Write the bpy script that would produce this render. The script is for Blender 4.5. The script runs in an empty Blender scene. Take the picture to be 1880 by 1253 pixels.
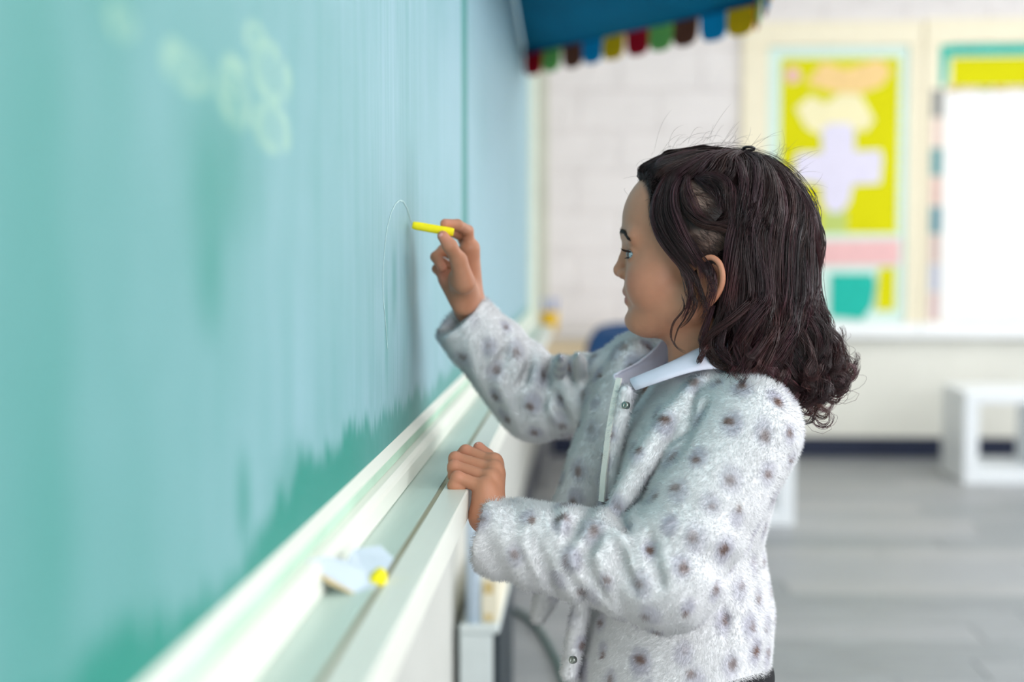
import bpy, math, random
import numpy as np
from mathutils import Vector, Matrix
random.seed(7); rng = np.random.default_rng(7)
PI = math.pi
S = bpy.context.scene
C = S.collection

# ------------------------------------------------------------------ camera
FPX, CX, CY = 50/36*1880, 940.0, 626.5
EYE = np.array([0.0, 0.0, 1.06])
_d = np.array([(1080-CX)/FPX, (CY-468)/FPX, 1.0]); _d /= np.linalg.norm(_d)
psi = -math.asin(_d[0]); th = math.asin(_d[1]/math.cos(psi))
RIGHT = np.array([math.cos(psi), -math.sin(psi), 0.0])
FWD = np.array([math.sin(psi)*math.cos(th), math.cos(psi)*math.cos(th), -math.sin(th)])
UP = np.cross(RIGHT, FWD)
cam = bpy.data.cameras.new('camera'); camo = bpy.data.objects.new('camera', cam); C.objects.link(camo)
cam.lens = 50; cam.sensor_width = 36; cam.clip_start = 0.02
M = Matrix(((RIGHT[0], UP[0], -FWD[0], EYE[0]), (RIGHT[1], UP[1], -FWD[1], EYE[1]), (RIGHT[2], UP[2], -FWD[2], EYE[2]), (0, 0, 0, 1)))
camo.matrix_world = M
cam.dof.use_dof = True; cam.dof.focus_distance = 1.49; cam.dof.aperture_fstop = 2.4
S.camera = camo

def P(px, py, Y):
    """point at depth Y (metres along the wall) seen at a photo pixel"""
    d = RIGHT*(px-CX)/FPX + UP*(CY-py)/FPX + FWD
    return EYE + d*(Y/d[1])

# ------------------------------------------------------------------ world, light, exposure
W = bpy.data.worlds.new('world'); S.world = W; W.use_nodes = True
bg = W.node_tree.nodes['Background']; bg.inputs[0].default_value = (0.86, 0.93, 1.0, 1); bg.inputs[1].default_value = 1.0
S.view_settings.view_transform = 'Standard'; S.view_settings.look = 'None'
S.view_settings.exposure = 0.0; S.view_settings.gamma = 1.0
try: S.view_settings.use_curve_mapping = False
except Exception: pass

def area(name, loc, rot, sx, sy, power, col=(1, 1, 1)):
    l = bpy.data.lights.new(name, 'AREA'); l.shape = 'RECTANGLE'; l.size = sx; l.size_y = sy; l.energy = power; l.color = col
    o = bpy.data.objects.new(name, l); C.objects.link(o); o.location = loc; o.rotation_euler = rot
    return o
# daylight through the three windows of the right wall (each light stands in its window opening), and added ceiling fill lights with no visible fixture
WIN = [(1.0, 1.9), (3.4, 1.9), (5.8, 1.9)]          # centre Y, width
for i, (wy, ww) in enumerate(WIN):
    area('window_light', (3.68, wy, 1.62), (0, math.radians(90), 0), 1.45, ww-.1, (74, 36, 24)[i], (0.93, 0.97, 1.0))
area('window_light', (2.0, -2.57, 1.62), (math.radians(90), 0, 0), 2.6, 1.45, 72, (0.95, 0.98, 1.0))     # fill light in an added, unseen window behind the camera
for cx, cy, pw in ((1.9, -0.6, 14), (1.9, 2.6, 16), (1.9, 5.6, 18)):
    area('ceiling_fill_light', (cx, cy, 2.62), (0, 0, 0), 1.2, 1.2, pw, (1.0, 0.97, 0.93))
S.cycles.diffuse_bounces = 8; S.cycles.max_bounces = 12

# ------------------------------------------------------------------ helpers: objects and materials
def lin(c):
    return tuple(((v/255)/12.92 if v/255 <= .04045 else ((v/255+.055)/1.055)**2.4) for v in c)

def mat(name, rgb, rough=.6, spec=.3, noise=0.0, nscale=20, bump=0.0, metal=0.0, sss=0.0, attr=None, coat=0, stretch=None):
    m = bpy.data.materials.new(name); m.use_nodes = True; nt = m.node_tree; b = nt.nodes['Principled BSDF']
    c = lin(rgb)
    b.inputs['Base Color'].default_value = (*c, 1); b.inputs['Roughness'].default_value = rough
    b.inputs['Specular IOR Level'].default_value = spec; b.inputs['Metallic'].default_value = metal
    if coat: b.inputs['Coat Weight'].default_value = coat
    if sss:
        b.inputs['Subsurface Weight'].default_value = sss; b.inputs['Subsurface Radius'].default_value = (.004, .0016, .0008); b.inputs['Subsurface Scale'].default_value = 1.0
    src = None
    if attr:
        a = nt.nodes.new('ShaderNodeAttribute'); a.attribute_name = attr; src = a.outputs['Color']
    tc = nt.nodes.new('ShaderNodeTexCoord'); n = nt.nodes.new('ShaderNodeTexNoise'); n.inputs['Scale'].default_value = nscale; n.inputs['Detail'].default_value = 4
    mp = nt.nodes.new('ShaderNodeMapping'); nt.links.new(tc.outputs['Object'], mp.inputs[0]); nt.links.new(mp.outputs[0], n.inputs['Vector'])
    if stretch: mp.inputs['Scale'].default_value = stretch
    if noise:
        hs = nt.nodes.new('ShaderNodeMapRange'); hs.inputs[1].default_value = .3; hs.inputs[2].default_value = .7
        hs.inputs[3].default_value = 1-noise; hs.inputs[4].default_value = 1+noise*.4
        nt.links.new(n.outputs[0], hs.inputs[0])
        mx = nt.nodes.new('ShaderNodeMix'); mx.data_type = 'RGBA'; mx.blend_type = 'MULTIPLY'; mx.inputs[0].default_value = 1
        if src: nt.links.new(src, mx.inputs[6])
        else: mx.inputs[6].default_value = (*c, 1)
        nt.links.new(hs.outputs[0], mx.inputs[7]); src = mx.outputs[2]
    if src: nt.links.new(src, b.inputs['Base Color'])
    if bump:
        bp = nt.nodes.new('ShaderNodeBump'); bp.inputs['Strength'].default_value = bump; bp.inputs['Distance'].default_value = .002
        nt.links.new(n.outputs[0], bp.inputs['Height']); nt.links.new(bp.outputs[0], b.inputs['Normal'])
    return m

def mk(name, V, F, m=None, parent=None, smooth=False, cols=None):
    """mesh object from vertices and a list of faces (or a numpy face array)"""
    me = bpy.data.meshes.new(name)
    V = np.asarray(V, dtype=np.float32)
    if isinstance(F, np.ndarray):
        k = F.shape[1]; me.vertices.add(len(V)); me.vertices.foreach_set('co', V.ravel())
        me.loops.add(F.size); me.loops.foreach_set('vertex_index', F.ravel().astype(np.int32))
        me.polygons.add(len(F)); me.polygons.foreach_set('loop_start', np.arange(0, F.size, k, dtype=np.int32))
        me.update(calc_edges=True)
    else:
        me.from_pydata([tuple(v) for v in V], [], [tuple(f) for f in F]); me.update()
    if smooth: me.polygons.foreach_set('use_smooth', np.ones(len(me.polygons), dtype=bool))
    if cols is not None:
        a = me.color_attributes.new('tint', 'FLOAT_COLOR', 'POINT')
        c4 = np.ones((len(V), 4), dtype=np.float32); c4[:, :3] = cols; a.data.foreach_set('color', c4.ravel())
    if m: me.materials.append(m)
    o = bpy.data.objects.new(name, me); C.objects.link(o)
    if parent: o.parent = parent
    return o

class MB:
    """collects boxes, tubes and prisms into one mesh"""
    def __init__(s): s.V = []; s.F = []
    def add(s, V, F):
        n = len(s.V); s.V += [tuple(v) for v in V]; s.F += [tuple(i+n for i in f) for f in F]; return s
    def box(s, x0, x1, y0, y1, z0, z1, bev=0.0):
        if bev <= 0:
            V = [(x, y, z) for x in (x0, x1) for y in (y0, y1) for z in (z0, z1)]
            return s.add(V, [(0, 1, 3, 2), (4, 6, 7, 5), (0, 4, 5, 1), (2, 3, 7, 6), (0, 2, 6, 4), (1, 5, 7, 3)])
        b = min(bev, (x1-x0)*.45, (y1-y0)*.45, (z1-z0)*.45)
        V = []; ids = {}
        for i, x in enumerate((x0, x1)):
            for j, y in enumerate((y0, y1)):
                for k, z in enumerate((z0, z1)):
                    sx, sy, sz = (b, -b)[i], (b, -b)[j], (b, -b)[k]
                    ids[i, j, k, 'x'] = len(V); V.append((x, y+sy, z+sz))
                    ids[i, j, k, 'y'] = len(V); V.append((x+sx, y, z+sz))
                    ids[i, j, k, 'z'] = len(V); V.append((x+sx, y+sy, z))
        F = []
        def q(*a): F.append(tuple(ids[t] for t in a))
        for i in (0, 1):
            a = [(i, 0, 0, 'x'), (i, 0, 1, 'x'), (i, 1, 1, 'x'), (i, 1, 0, 'x')]; q(*(a if i == 0 else a[::-1]))
            a = [(0, i, 0, 'y'), (1, i, 0, 'y'), (1, i, 1, 'y'), (0, i, 1, 'y')]; q(*(a if i == 0 else a[::-1]))
            a = [(0, 0, i, 'z'), (0, 1, i, 'z'), (1, 1, i, 'z'), (1, 0, i, 'z')]; q(*(a if i == 0 else a[::-1]))
        for i in (0, 1):
            for j in (0, 1):
                q((i, j, 0, 'x'), (i, j, 1, 'x'), (i, j, 1, 'y'), (i, j, 0, 'y'))
                q((i, 0, j, 'x'), (i, 1, j, 'x'), (i, 1, j, 'z'), (i, 0, j, 'z'))
                q((0, i, j, 'y'), (1, i, j, 'y'), (1, i, j, 'z'), (0, i, j, 'z'))
                for k in (0, 1): q((i, j, k, 'x'), (i, j, k, 'y'), (i, j, k, 'z'))
        return s.add(V, F)
    def tube(s, pts, rad, n=12, cap=True):
        pts = [np.array(p, float) for p in pts]; m = len(pts)
        rad = [rad]*m if np.isscalar(rad) else rad
        V = []; prev = None
        for i, p in enumerate(pts):
            t = pts[min(i+1, m-1)]-pts[max(i-1, 0)]; t = t/(np.linalg.norm(t)+1e-12)
            ref = prev if prev is not None else (np.array([0, 0, 1.]) if abs(t[2]) < .9 else np.array([1., 0, 0]))
            u = ref-t*np.dot(ref, t); u /= np.linalg.norm(u); v = np.cross(t, u); prev = u
            for k in range(n):
                a = 2*PI*k/n; V.append(p+rad[i]*(u*math.cos(a)+v*math.sin(a)))
        F = [(i*n+k, i*n+(k+1) % n, (i+1)*n+(k+1) % n, (i+1)*n+k) for i in range(m-1) for k in range(n)]
        if cap: F += [tuple(range(n))[::-1], tuple((m-1)*n+k for k in range(n))]
        return s.add(V, F)
    def prism(s, poly, off):
        """polygon (list of 3-D points) thickened by the vector off"""
        n = len(poly); off = np.array(off)
        V = [np.array(p, float) for p in poly]+[np.array(p, float)+off for p in poly]
        return s.add(V, [tuple(range(n))[::-1], tuple(range(n, 2*n))]+[(i, (i+1) % n, n+(i+1) % n, n+i) for i in range(n)])
    def build(s, name, m, parent=None, smooth=False):
        o = mk(name, s.V, s.F, m, parent, smooth)
        import bmesh
        bm = bmesh.new(); bm.from_mesh(o.data); bmesh.ops.recalc_face_normals(bm, faces=bm.faces); bm.to_mesh(o.data); bm.free()
        return o

def tag(o, label=None, cat=None, group=None, kind=None):
    for k, v in (('label', label), ('category', cat), ('group', group), ('kind', kind)):
        if v: o[k] = v
    return o
def struct(o): o['kind'] = 'structure'; return o
def thing(name, loc, label, cat, group=None):
    o = bpy.data.objects.new(name, None); C.objects.link(o); o.location = loc; o.empty_display_size = .05
    bpy.context.view_layer.update()
    return tag(o, label, cat, group)
def child(o, root):
    """parent o keeping its world-space mesh coordinates (root is unrotated)"""
    o.parent = root; o.matrix_parent_inverse = Matrix.Translation(root.location).inverted(); return o

# ------------------------------------------------------------------ implicit surfaces for the figure
class Field:
    def __init__(s, lo, hi, h):
        s.lo = np.array(lo, float); s.h = h
        s.n = np.ceil((np.array(hi)-s.lo)/h).astype(int)+1
        s.ax = [s.lo[i]+h*np.arange(s.n[i]) for i in range(3)]
        s.F = np.full(s.n, 1e3*h, dtype=np.float32)
    def sl(s, lo, hi, pad):
        r = []
        for i in range(3):
            a = max(0, int((lo[i]-pad-s.lo[i])/s.h)); b = min(s.n[i], int((hi[i]+pad-s.lo[i])/s.h)+2)
            if b <= a: return None, None
            r.append(slice(a, b))
        X = s.ax[0][r[0]][:, None, None]; Y = s.ax[1][r[1]][None, :, None]; Z = s.ax[2][r[2]][None, None, :]
        return tuple(r), (X, Y, Z)
    def op(s, lo, hi, f, k, mode='u'):
        sl, g = s.sl(lo, hi, k+4*s.h)
        if sl is None: return
        d = np.broadcast_to(f(*g), s.F[sl].shape).astype(np.float32); a = s.F[sl]
        k = max(k, 1e-6)
        if mode == 'u':
            h = np.clip(.5+.5*(d-a)/k, 0, 1); s.F[sl] = d+(a-d)*h-k*h*(1-h)
        elif mode == 's':
            d = -d; h = np.clip(.5-.5*(d-a)/k, 0, 1); s.F[sl] = d+(a-d)*h+k*h*(1-h)
    def ell(s, c, r, k=0, mode='u', R=None):
        c = np.array(c, float); r = np.array(r, float); m = r.max() if R is not None else r
        def f(X, Y, Z):
            x, y, z = X-c[0], Y-c[1], Z-c[2]
            if R is not None:
                x, y, z = (R[0][0]*x+R[0][1]*y+R[0][2]*z, R[1][0]*x+R[1][1]*y+R[1][2]*z, R[2][0]*x+R[2][1]*y+R[2][2]*z)
            a = np.sqrt((x/r[0])**2+(y/r[1])**2+(z/r[2])**2)+1e-9
            b = np.sqrt((x/r[0]**2)**2+(y/r[1]**2)**2+(z/r[2]**2)**2)+1e-9
            return a*(a-1)/b
        s.op(c-m, c+m, f, k, mode)
    def cone(s, a, b, ra, rb, k=0, mode='u', ripple=None):
        a = np.array(a, float); b = np.array(b, float); v = b-a; L2 = v@v; rm = max(ra, rb)
        def f(X, Y, Z):
            t = ((X-a[0])*v[0]+(Y-a[1])*v[1]+(Z-a[2])*v[2])/L2; h = np.clip(t, 0, 1)
            d = np.sqrt((X-a[0]-h*v[0])**2+(Y-a[1]-h*v[1])**2+(Z-a[2]-h*v[2])**2)-(ra+(rb-ra)*h)
            return d if ripple is None else d+ripple(h, X, Y, Z)
        s.op(np.minimum(a, b)-rm, np.maximum(a, b)+rm, f, k, mode)
    def chain(s, pts, rad, k=0, mode='u'):
        rad = [rad]*len(pts) if np.isscalar(rad) else rad
        for i in range(len(pts)-1): s.cone(pts[i], pts[i+1], rad[i], rad[i+1], k if i == 0 else min(k, .35*min(rad)), mode)
    def mesh(s):
        F = s.F; n = s.n; sg = F < 0
        cnt = np.zeros(n-1, dtype=np.int8); cor = [(i, j, k) for i in (0, 1) for j in (0, 1) for k in (0, 1)]
        def sub(A, o): return A[o[0]:n[0]-1+o[0], o[1]:n[1]-1+o[1], o[2]:n[2]-1+o[2]]
        for o in cor: cnt += sub(sg, o)
        act = np.argwhere((cnt > 0) & (cnt < 8)); ids = np.full(n-1, -1, dtype=np.int64)
        ids[act[:, 0], act[:, 1], act[:, 2]] = np.arange(len(act))
        val = np.stack([F[act[:, 0]+o[0], act[:, 1]+o[1], act[:, 2]+o[2]] for o in cor], 1)
        pos = np.zeros((len(act), 3)); c = np.zeros(len(act)); co = np.array(cor, float)
        for a in range(8):
            for b in range(a+1, 8):
                if np.abs(co[a]-co[b]).sum() != 1: continue
                cr = (val[:, a] < 0) != (val[:, b] < 0); t = np.where(cr, val[:, a]/(val[:, a]-val[:, b]+1e-20), 0)
                pos += np.where(cr[:, None], co[a]+(co[b]-co[a])*t[:, None], 0); c += cr
        V = s.lo+s.h*(act+pos/c[:, None])
        Q = []
        for ax in range(3):
            o = [0, 0, 0]; o[ax] = 1
            A = sg[:n[0]-o[0], :n[1]-o[1], :n[2]-o[2]]; B = sg[o[0]:, o[1]:, o[2]:]
            e = np.argwhere(A != B); u, v = (ax+1) % 3, (ax+2) % 3
            e = e[(e[:, u] > 0) & (e[:, v] > 0) & (e[:, u] < n[u]-1) & (e[:, v] < n[v]-1)]
            fl = A[e[:, 0], e[:, 1], e[:, 2]]
            def cell(du, dv):
                q = e.copy(); q[:, u] += du; q[:, v] += dv; return ids[q[:, 0], q[:, 1], q[:, 2]]
            q = np.stack([cell(-1, -1), cell(0, -1), cell(0, 0), cell(-1, 0)], 1)
            q[~fl] = q[~fl][:, ::-1]; Q.append(q)
        return V, np.concatenate(Q)

def smoothstep(a, b, x):
    t = np.clip((x-a)/(b-a), 0, 1); return t*t*(3-2*t)

def vnoise(p, scale, seed=0):
    """cheap smooth noise in -1..1 made of a few sines"""
    r = np.random.default_rng(seed); o = np.zeros(len(p))
    for i in range(6):
        d = r.normal(size=3); d /= np.linalg.norm(d); o += np.sin(p@d*scale*(1+.35*i)+r.uniform(0, 6.3))/(1+.25*i)
    return o/3

# ------------------------------------------------------------------ room shell
XW = -0.26; XB = -0.208; XR = 3.72; YB = 7.5; YF = -2.6; ZC = 2.7
m_wall = mat('painted_block', (240, 234, 233), .75, .2, noise=.06, nscale=6, bump=.15)
m_joint = mat('wall_joint', (236, 229, 228), .9, .1, noise=.05)
m_cream = mat('cream_paint', (238, 236, 226), .6, .3, noise=.04, nscale=5)
m_white = mat('white_paint', (244, 245, 246), .45, .4, noise=.02)
m_plaster = mat('left_wall_paint', (204, 204, 198), .7, .2, noise=.05, nscale=4)
m_ceil = mat('ceiling_paint', (240, 240, 238), .9, .1, noise=.03)
m_base = mat('navy_baseboard', (24, 34, 62), .5, .4, noise=.15, nscale=8)
m_trim = mat('cream_trim', (248, 238, 212), .5, .3, noise=.03)

struct(MB().box(XW-.15, XW, YF, YB+.15, 0, ZC).build('wall_left', m_plaster))
wb = struct(MB().box(XW, XR, YB+.012, YB+.16, 0, ZC).build('wall_back', m_joint))
# every painted concrete block of the back wall
bh, bl = .2112, .42
r0 = 1.06-(243-468)/348-7*bh          # courses line up with the faint joints
for r in range(14):
    z0 = r0+r*bh-1.2*0; z1 = z0+bh
    z0c, z1c = max(z0, 0), min(z1, ZC)
    if z1c-z0c < .02: continue
    x = XW-(bl/2 if r % 2 else 0)
    while x < XR:
        a, b = max(x, XW), min(x+bl, XR)
        if b-a > .03:
            o = MB().box(a+.0018, b-.0018, YB-rng.uniform(0, .0015), YB+.02, z0c+.0018, z1c-.0018, .003).build('block', m_wall, wb)
        x += bl
wf_ = MB().box(XW, .7, YF-.15, YF, 0, ZC).box(3.3, XR, YF-.15, YF, 0, ZC).box(.7, 3.3, YF-.15, YF, 0, .88).box(.7, 3.3, YF-.15, YF, 2.36, ZC)  # opening left for the added fill window
struct(wf_.build('wall_front', m_wall))
wr = MB(); ys = [YF]
for wy, ww in WIN: ys += [wy-ww/2, wy+ww/2]
ys.append(YB)
for i in range(0, len(ys), 2): wr.box(XR, XR+.15, ys[i], ys[i+1], 0, ZC)
for wy, ww in WIN: wr.box(XR, XR+.15, wy-ww/2, wy+ww/2, 0, .85); wr.box(XR, XR+.15, wy-ww/2, wy+ww/2, 2.4, ZC)
struct(wr.build('wall_right', m_wall))
for i, (wy, ww) in enumerate(WIN):
    f = MB(); a, b = wy-ww/2, wy+ww/2
    for y in (a+.025, b-.025): f.box(XR+.04, XR+.1, y-.025, y+.025, .85, 2.4)
    for z in (.875, 2.375): f.box(XR+.04, XR+.1, a+.05, b-.05, z-.025, z+.025)
    struct(f.build('window_%d' % (i+1), m_white))
f = MB()
for x in (.725, 2.0, 3.275): f.box(x-.025, x+.025, YF-.1, YF-.04, .88, 2.36)
for z in (.905, 2.335): f.box(.75, 3.25, YF-.1, YF-.04, z-.025, z+.025)
struct(f.build('window_4', m_white))  # frame of the added window that holds the fill light
struct(MB().box(XW, XR, YF, YB, ZC, ZC+.1).build('ceiling', m_ceil))
struct(MB().box(XW, XW+.012, 0.0, YB-.012, 0, .10, .003).build('baseboard_left', m_base))
struct(MB().box(XW+.012, XR, YB-.016, YB-.002, 0, .105, .003).build('baseboard_back', m_base))
struct(MB().box(XW, XW+.045, YB-.03, YB-.003, .105, ZC, .004).build('trim_1', mat('corner_trim', (206, 208, 190), .6, .2, noise=.08, nscale=3)))

# floor: grey vinyl planks, each a piece
m_plank = []
for k, (a, b) in enumerate([((156, 158, 161), .12), ((149, 152, 155), .14), ((162, 163, 164), .12), ((142, 146, 149), .16)]):
    m_plank.append(mat('grey_plank', a, .42, .35, noise=b*1.6, nscale=9, stretch=(.7, 9, 1)))
fl = struct(MB().box(XW, XR, YF, YB, -.08, -.004).build('floor', mat('floor_joint', (84, 84, 84), .9)))
pw, pl = .18, 1.25
pm = {}
nrow = int((YB-(-.6))/pw)
for r in range(nrow):
    y0 = YB-(r+1)*pw; x = XW-random.uniform(0, pl)
    while x < XR:
        a, b = max(x, XW), min(x+pl, XR)
        if b-a > .02:
            MB().box(a+.0012, b-.0012, y0+.0012, y0+pw-.0012, -.006, 0, .0012).build('plank', random.choice(m_plank), fl)
        x += pl
MB().box(XW, XR, YF, YB-nrow*pw, -.006, 0).build('floor_sheet', m_plank[0], fl)

# ------------------------------------------------------------------ chalkboard
def board_mat(clean=False):
    m = bpy.data.materials.new('chalkboard_green'); m.use_nodes = True; nt = m.node_tree; N = nt.nodes; L = nt.links
    b = N['Principled BSDF']; geo = N.new('ShaderNodeTexCoord'); sep = N.new('ShaderNodeSeparateXYZ'); L.new(geo.outputs['Object'], sep.inputs[0])
    Yo, Zo = sep.outputs[1], sep.outputs[2]
    def put(sock, v):
        if isinstance(v, (int, float)): sock.default_value = v
        else: L.new(v, sock)
    def ma(op, a, b_=0.0, c=0.0):
        n = N.new('ShaderNodeMath'); n.operation = op; put(n.inputs[0], a); put(n.inputs[1], b_)
        if op in ('MULTIPLY_ADD',): put(n.inputs[2], c)
        return n.outputs[0]
    def ramp(x, a, b_, lo=0.0, hi=1.0):
        n = N.new('ShaderNodeMapRange'); n.interpolation_type = 'SMOOTHSTEP'; put(n.inputs[0], x)
        n.inputs[1].default_value = a; n.inputs[2].default_value = b_; n.inputs[3].default_value = lo; n.inputs[4].default_value = hi; return n.outputs[0]
    def noise(sy, sz, detail=4, off=0.0, rough=.55):
        mp = N.new('ShaderNodeMapping'); mp.inputs['Scale'].default_value = (1, sy, sz); mp.inputs['Location'].default_value = (off, off*1.7, off*.6)
        L.new(geo.outputs['Object'], mp.inputs[0]); n = N.new('ShaderNodeTexNoise'); n.inputs['Scale'].default_value = 1; n.inputs['Detail'].default_value = detail; n.inputs['Roughness'].default_value = rough
        L.new(mp.outputs[0], n.inputs['Vector']); return n.outputs[0]
    def blob(y, z, ry, rz, soft=.5, nz=None):
        dy = ma('DIVIDE', ma('SUBTRACT', Yo, y), ry); dz = ma('DIVIDE', ma('SUBTRACT', Zo, z), rz)
        d = ma('SQRT', ma('ADD', ma('MULTIPLY', dy, dy), ma('MULTIPLY', dz, dz)))
        if nz is not None: d = ma('ADD', d, ma('MULTIPLY', ma('SUBTRACT', nz, .5), .9))
        return d, ramp(d, 1-soft, 1+soft*.6, 1, 0)
    n_big = noise(2.4, 2.2, 5, 3.1); n_streak = noise(26, 1.6, 5, 1.3, .6); n_fine = noise(110, 5.0, 4, 7.7, .6); n_mid = noise(9, 5, 4, 5.2)
    # amount of smeared chalk, with some grazing sheen painted in: dense beyond the child, thinner near the camera, wiped streaks up and down
    d = ma('ADD', ramp(Yo, .45, 1.5, .36, .76), ramp(Yo, 1.5, 3.0, 0, .22))
    d = ma('ADD', d, ma('MULTIPLY', ma('SUBTRACT', n_big, .5), .55))
    d = ma('ADD', d, ma('MULTIPLY', ma('SUBTRACT', n_streak, .5), ramp(Yo, .6, 1.3, .12, .40)))
    d = ma('ADD', d, ma('MULTIPLY', ma('SUBTRACT', noise(5, 3.2, 6, 9.4), .5), .36))
    d = ma('ADD', d, ma('MULTIPLY', ma('SUBTRACT', n_mid, .5), .16))
    d = ma('ADD', d, ma('MULTIPLY', ma('SUBTRACT', n_fine, .5), ramp(Yo, .9, 1.5, .04, .50)))
    # unwiped green band along the bottom with drip-like fingers
    cr = N.new('ShaderNodeValToRGB'); cr.color_ramp.interpolation = 'EASE'
    kn = [(0, .6), (.60, .60), (.66, .52), (.72, .25), (.83, .20), (.90, .48), (1.0, .88), (1.1, .80), (1.2, .82), (1.38, .76), (1.6, .66), (2.0, .40), (2.6, .45), (4.0, .45)]
    els = cr.color_ramp.elements; els[0].position = 0; els[1].position = 1
    for yy, vv in kn[1:-1]: els.new(yy/4)
    for e, (yy, vv) in zip(sorted(els, key=lambda e: e.position), kn): e.color = (vv, vv, vv, 1)
    L.new(ma('DIVIDE', Yo, 4.0), cr.inputs[0])
    edge = ma('MULTIPLY_ADD', cr.outputs[0], .056, .858)
    edge = ma('ADD', edge, ramp(n_streak, .3, .7, -.006, .006)); edge = ma('ADD', edge, ramp(n_mid, .3, .7, -.008, .008))
    edge = ma('ADD', edge, ramp(n_fine, .3, .7, -.009, .010))
    t_ = ramp(ma('SUBTRACT', Zo, edge), -.011, .009)
    fl_ = ramp(Yo, 1.2, 1.45, .14, .36)
    low = ma('ADD', fl_, ma('MULTIPLY', t_, ma('SUBTRACT', 1, fl_)))
    d = ma('MULTIPLY', d, low)
    def darker(dd, y, z, ry, rz, k, soft=.8):
        return ma('MULTIPLY', dd, ma('SUBTRACT', 1, ma('MULTIPLY', blob(y, z, ry, rz, soft, n_mid)[1], k)))
    for (y, z, ry, rz, k) in ((.785, 1.12, .05, .045, .30), (.770, 1.08, .035, .045, .32), (.775, 1.04, .026, .03, .30), (.86, 1.12, .07, .05, .2), (.845, .912, .02, .03, .6), (.62, 1.22, .05, .06, .3),
                              (.52, 1.0, .05, .25, .25), (.98, .9, .08, .03, .35), (1.52, 1.03, .02, .05, .4), (1.46, .98, .012, .05, .35)):
        d = darker(d, y, z, ry, rz, k)
    col = N.new('ShaderNodeMix'); col.data_type = 'RGBA'
    cl = N.new('ShaderNodeClamp'); L.new(d, cl.inputs[0]); cl.inputs[1].default_value = .04; cl.inputs[2].default_value = .95
    L.new(cl.outputs[0], col.inputs[0]); col.inputs[6].default_value = (*lin((0, 124, 108)), 1); col.inputs[7].default_value = (*lin((147, 178, 190)), 1)
    out = col.outputs[2]
    # pale yellow smudged flowers drawn in chalk
    flowers = [(430, 170, 30, 60), (500, 235, 34, 48), (322, 115, 26, 40), (222, 38, 24, 34), (498, 135, 36, 55), (345, 130, 40, 40), (425, 160, 12, 16), (470, 75, 20, 34)]
    acc = None
    for (px, py, rx, rz_) in flowers:
        Y = XB*-1*FPX/(1080-px); z = 1.06-(py-468)*Y/FPX; ry = rx*Y*Y/(-XB*FPX); rz = rz_*Y/FPX
        dd, fill = blob(y=Y, z=z, ry=ry, rz=rz, soft=.35, nz=n_mid)
        ring = ma('MULTIPLY', ramp(dd, .45, .85), ramp(dd, .9, 1.25, 1, 0))
        v = ma('ADD', ma('MULTIPLY', ma('MULTIPLY', ring, .36), ramp(noise(30, 30, 2, 2.2), .35, .65, .1, 1)), ma('MULTIPLY', fill, .13))
        acc = v if acc is None else ma('MAXIMUM', acc, v)
    c2 = N.new('ShaderNodeMix'); c2.data_type = 'RGBA'; L.new(acc, c2.inputs[0]); L.new(out, c2.inputs[6]); c2.inputs[7].default_value = (*lin((176, 206, 172)), 1)
    if clean:
        c3 = N.new('ShaderNodeMix'); c3.data_type = 'RGBA'; L.new(ramp(n_streak, .3, .7, .2, .5), c3.inputs[0])
        c3.inputs[6].default_value = (*lin((26, 128, 116)), 1); c3.inputs[7].default_value = (*lin((112, 160, 162)), 1); L.new(c3.outputs[2], b.inputs['Base Color'])
    else: L.new(c2.outputs[2], b.inputs['Base Color'])
    b.inputs['Roughness'].default_value = .55; b.inputs['Specular IOR Level'].default_value = .28
    return m
m_board = board_mat(); m_seam = board_mat(True)
m_rail = mat('tray_paint', (226, 226, 216), .38, .4, noise=.07, nscale=14, stretch=(1, .15, 1))
m_tray = mat('tray_dusty_paint', (192, 208, 198), .42, .4, noise=.12, nscale=12, stretch=(3, .25, 1))
YE = 4.93
cb = thing('chalkboard', (XB, 1.5, .86), 'long green chalkboard smeared with white chalk dust above a cream tray', 'chalkboard')
def bd(o): return child(o, cb)
bd(MB().box(XW+.002, XB, -1.6, 2.345, .861, 2.25).build('writing_panel', m_board))
bd(MB().box(XW+.002, XB, 2.455, YE, .861, 2.25).build('writing_panel', m_board))
tag(bd(MB().box(XW+.002, XB-.0015, 2.347, 2.453, .861, 2.25).build('seam_strip', m_seam)), 'darker green vertical joint strip')
def extr(poly, y0, y1): return MB().prism([(x, y0, 1.06-h) for x, h in poly], (0, y1-y0, 0))
bd(extr([(XW+.002, .1992), (XB, .1990), (XB+.008, .2050), (XB+.008, .2062), (XB+.0045, .2070), (XB+.0045, .2185), (XB+.0095, .2195), (XB+.0125, .2200), (XB+.0165, .2235), (XB+.018, .2275), (XB+.018, .2445), (XW+.002, .2445)], -1.6, YE).build('bottom_moulding', m_rail))
tag(bd(extr([(XB+.0046, .2072), (XB+.0062, .2080), (XB+.0062, .2182), (XB+.0046, .2184)], -1.6, YE).build('dust_strip', mat('minty_dust', (178, 206, 186), .8, .2, noise=.2, nscale=14, stretch=(1, .4, 1)))), 'strip of pale green chalk dust')
bd(extr([(XW+.002, .2455), (XB+.0515, .2455), (XB+.0520, .2495), (XB+.0560, .2495), (XB+.0560, .2520), (XB+.056, .274), (XW+.002, .274)], -1.6, YE).build('chalk_tray', m_tray))
tag(bd(extr([(XB+.0521, .2466), (XB+.0564, .2466), (XB+.0559, .2494), (XB+.0521, .2494)], -1.6, YE).build('tray_groove', mat('tan_groove', (172, 164, 142), .8, .2, noise=.2, nscale=20, stretch=(1, .3, 1)))), 'tan dirt line in the tray groove')
bd(extr([(XB+.0565, .2465), (XB+.0575, .2450), (XB+.082, .2450), (XB+.0835, .2465), (XB+.0835, .275), (XB+.0565, .275)], -1.6, YE).build('tray_lip', m_rail))
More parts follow.
